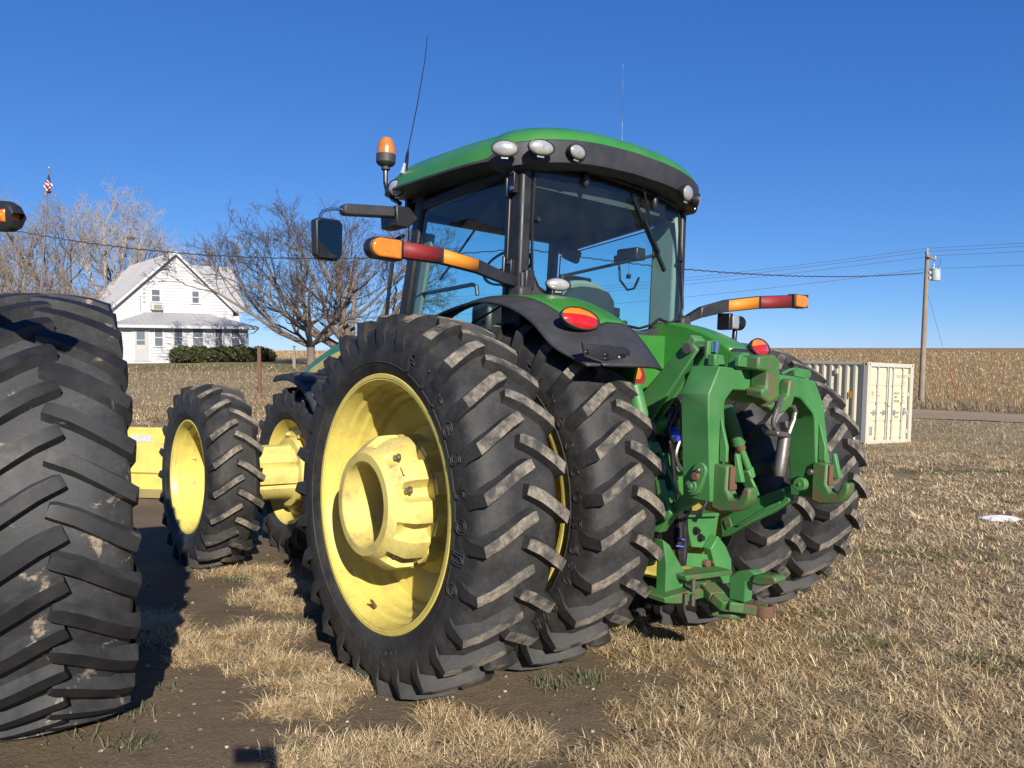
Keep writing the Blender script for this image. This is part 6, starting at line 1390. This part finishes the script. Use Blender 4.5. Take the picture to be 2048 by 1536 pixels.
def insulator(c):
    mb = MB(); mb.lathe([(0, .02), (.06, .02), (.065, .05), (.11, .06), (.14, .045), (.16, .05), (.19, .015)], 'z', c=c, n=12); mb.build('insulator', M['ceramic'], up_)
for c in (e0_+Vector((.04, 0, .05)), e1_+Vector((-.04, 0, .05)), tp): insulator(c)
tc = Vector(WP(1868, 549, 46)-pb); tc.y = ca_.y-.15
mb = MB(); mb.lathe([(-.36, .02), (-.36, .25), (-.33, .265), (.25, .265), (.27, .29), (.31, .29), (.33, .26), (.36, .05)], 'z', c=tc, n=20); tr_ = mb.build('transformer', M['ceramic'], up_)
mb = MB(); mb.lathe([(.34, .06), (.40, .045), (.44, .07), (.48, .045), (.52, .065), (.56, .04), (.62, .02)], 'z', c=tc+Vector((-.1, 0, 0)), n=12); mb.build('bushing', M['ceramic'], tr_); mb = MB(); mb.box(tc+Vector((-.28, 0, .1)), (.16, .10, .12)); mb.box(tc+Vector((-.28, 0, -.2)), (.16, .10, .12)); mb.build('mount', M['galv'], tr_)
mb = MB(); mb.tube([e1_+Vector((.1, 0, .0)), e1_+Vector((.30, 0, .05)), e1_+Vector((.28, 0, -.25)), e1_+Vector((.05, 0, -.5)), tc+Vector((-.1, 0, .62))], .012, 5); mb.build('jumper_wire', M['wire'], up_)
def wire(name, a, b, sag, r, m, label, n=40, grp='overhead wires', kinky=False):
    a, b = Vector(a), Vector(b); pts = []
    for i in range(n+1):
        t = i/n; p = a.lerp(b, t); p.z -= 4*sag*t*(1-t)
        if kinky: p.z += .02*math.sin(i*2.1)
        pts.append(p)
    mb = MB(); mb.tube(pts, r, 4 if not kinky else 5); o = mb.build(name, M[m]); tag(o, label, 'wire', grp); return o
NXT = pb+LD*81; far = Vector((NXT.x, NXT.y, H(NXT.x, NXT.y)))
# next pole, behind the house
p2_ = empty('utility_pole', tuple(far)); tag(p2_, 'distant utility pole hidden behind the farmhouse', 'utility pole', 'utility poles along the road'); ft = Vector((0, 0, 7.4)); mb = MB(); mb.tube([Vector((0, 0, -.2)), ft], [.16, .115], 10); mb.build('pole', M['wood'], p2_); mb = MB(); mb.bar(ft+Vector((-.5, -.5, -.4)), ft+Vector((.5, .5, -.4)), .1, .1); mb.build('crossarm', M['wood'], p2_)
rgt = -LD*70
for k, (c, off) in enumerate(((tp+Vector((0, 0, .19)), 0), (e0_+Vector((.04, 0, .24)), -.4), (e1_+Vector((-.04, 0, .24)), .4))):
    s0 = pb+c; nm = ('top', 'inner', 'outer')[k]
    wire('power_line', s0, far+ft+Vector((off, off, (-.2 if k else .1))), 1.7, .012, 'wire_thin', nm+' power line running left from the utility pole')
    wire('power_line', s0, s0+rgt+Vector((0, 0, .8)), .6, .012, 'wire_thin', nm+' power line running right from the utility pole')
nt = Vector(WP(1849, 538, 46)); wire('neutral_line', nt, far+ft+Vector((0, 0, -1.9)), 1.7, .012, 'wire_thin', 'thin neutral line running left below the crossarm'); wire('neutral_line', nt, nt+rgt+Vector((0, 0, .9)), .6, .012, 'wire_thin', 'thin neutral line running right below the crossarm')
yp = WP(1045, 497, 30); yb = Vector((yp.x, yp.y, H(yp.x, yp.y))); r = empty('service_pole', tuple(yb)); tag(r, 'yard service pole standing behind the tractor cab', 'utility pole', 'utility poles along the road'); mb = MB(); mb.tube([(0, 0, -.2), (0, 0, yp.z-yb.z+.15)], [.13, .10], 12); mb.build('pole', M['wood'], r)
wire('service_cable', WP(1846, 546, 46), yp, .55, .028, 'wire', 'thick twisted black cable between the utility pole and the yard', 160, kinky=True)
wire('service_cable', yp, WP(-60, 442, 38), .95, .024, 'wire', 'black cable crossing the trees towards the farmhouse yard', 120, kinky=True)
gm_ = WP(1888, 715, 80); mb = MB(); g0 = WP(1852, 575, 46); g1 = GH(1890, 760); wire('guy_wire', g0, WP(1885, 692, 52), 0, .010, 'wire_thin', 'guy wire bracing the utility pole')
m0, m1 = GH(1912, 792), None; m1 = WP(1898, 731, m0.y); mb = MB(); mb.tube([m0, m1], .035, 6); M['orange_marker'] = mat('faded_orange_plastic', (.45, .10, .04), .6); tag(mb.build('guy_marker', M['orange_marker']), 'thin slanting orange guy marker at the edge of the stubble field', 'marker')
# ---------------------------------------------------------------- the photographer, standing behind the camera with the phone at the lens
gz = H(-.2, -.5)
J = {'pelvis': (-.20, -.52, .95, .15, .12), 'waist': (-.20, -.53, 1.10, .135, .105), 'chest': (-.20, -.53, 1.32, .165, .12), 'neck0': (-.20, -.51, 1.47, .075, .07), 'neck': (-.20, -.50, 1.52, .055, .055), 'head0': (-.20, -.48, 1.58, .075, .085), 'head': (-.20, -.48, 1.66, .085, .10), 'crown': (-.20, -.485, 1.73, .06, .075)}
for s_, n_ in ((-1, 'l'), (1, 'r')):
    J.update({n_+'hip': (-.20+s_*.09, -.52, .88, .10, .10), n_+'knee': (-.20+s_*.11, -.50, .50, .062, .065), n_+'shin': (-.20+s_*.115, -.52, .30, .055, .06), n_+'ankle': (-.20+s_*.12, -.54, .09, .042, .045), n_+'toe': (-.20+s_*.14, -.38, .04, .04, .03),
              n_+'sho': (-.20+s_*.17, -.53, 1.42, .065, .065), n_+'elb': ((-.46, -.56, 1.13, .045, .045) if s_ < 0 else (.13, -.34, 1.28, .045, .045)), n_+'wri': ((-.47, -.46, .90, .028, .03) if s_ < 0 else (.105, -.08, 1.60, .028, .03)), n_+'palm': ((-.47, -.43, .82, .03, .02) if s_ < 0 else (.095, -.03, 1.645, .03, .02))})
    for k in range(4): J.update({n_+'f%da' % k: ((-.47, -.45+.022*k, .745, .009, .009) if s_ < 0 else (.092, -.005, 1.680-.018*k, .009, .009)), n_+'f%db' % k: ((-.465, -.445+.022*k, .69, .008, .008) if s_ < 0 else (.062, -.016, 1.675-.018*k, .008, .008))})
    J.update({n_+'ta': ((-.455, -.385, .79, .010, .010) if s_ < 0 else (.075, -.055, 1.635, .010, .010)), n_+'tb': ((-.45, -.375, .75, .008, .008) if s_ < 0 else (.055, -.045, 1.652, .008, .008))})
E_ = [('pelvis', 'waist'), ('waist', 'chest'), ('chest', 'neck0'), ('neck0', 'neck'), ('neck', 'head0'), ('head0', 'head'), ('head', 'crown')]
for n_ in 'lr':
    E_ += [('pelvis', n_+'hip'), (n_+'hip', n_+'knee'), (n_+'knee', n_+'shin'), (n_+'shin', n_+'ankle'), (n_+'ankle', n_+'toe'), ('chest', n_+'sho'), (n_+'sho', n_+'elb'), (n_+'elb', n_+'wri'), (n_+'wri', n_+'palm'), (n_+'palm', n_+'ta'), (n_+'ta', n_+'tb')]
    for k in range(4): E_ += [(n_+'palm', n_+'f%da' % k), (n_+'f%da' % k, n_+'f%db' % k)]
ks = list(J); me = bpy.data.meshes.new('person'); me.from_pydata([(J[k][0], J[k][1], J[k][2]+gz) for k in ks], [(ks.index(a), ks.index(b)) for a, b in E_], [])
M['coat'] = mat('dark_work_coat', (.05, .06, .08), .85, (.08, .08, .08), .4, 6, 40)
me.materials.append(M['coat']); po = obj('person', me); sk_ = po.modifiers.new('skin', 'SKIN'); sv = me.skin_vertices[0].data if len(me.skin_vertices) else None
if sv is None:
    po.modifiers.remove(sk_); import bmesh; bm = bmesh.new(); bm.from_mesh(me); bm.verts.layers.skin.verify(); bm.to_mesh(me); bm.free(); po.modifiers.new('skin', 'SKIN'); sv = me.skin_vertices[0].data
for i, k in enumerate(ks): sv[i].radius = J[k][3:5]; sv[i].use_root = (k == 'pelvis')
sb_ = po.modifiers.new('sub', 'SUBSURF'); sb_.levels = 1; sb_.render_levels = 1
tag(po, 'person in dark work coat holding up a phone in one hand to take the picture', 'person')
mb = MB(); mb.box((0, -.0065, EYE-.012), (.160, .008, .078)); ph_ = mb.build('phone', M['black_metal'], None, bevel=.003); tag(ph_, 'dark phone held level in one hand by the person taking the picture', 'phone')
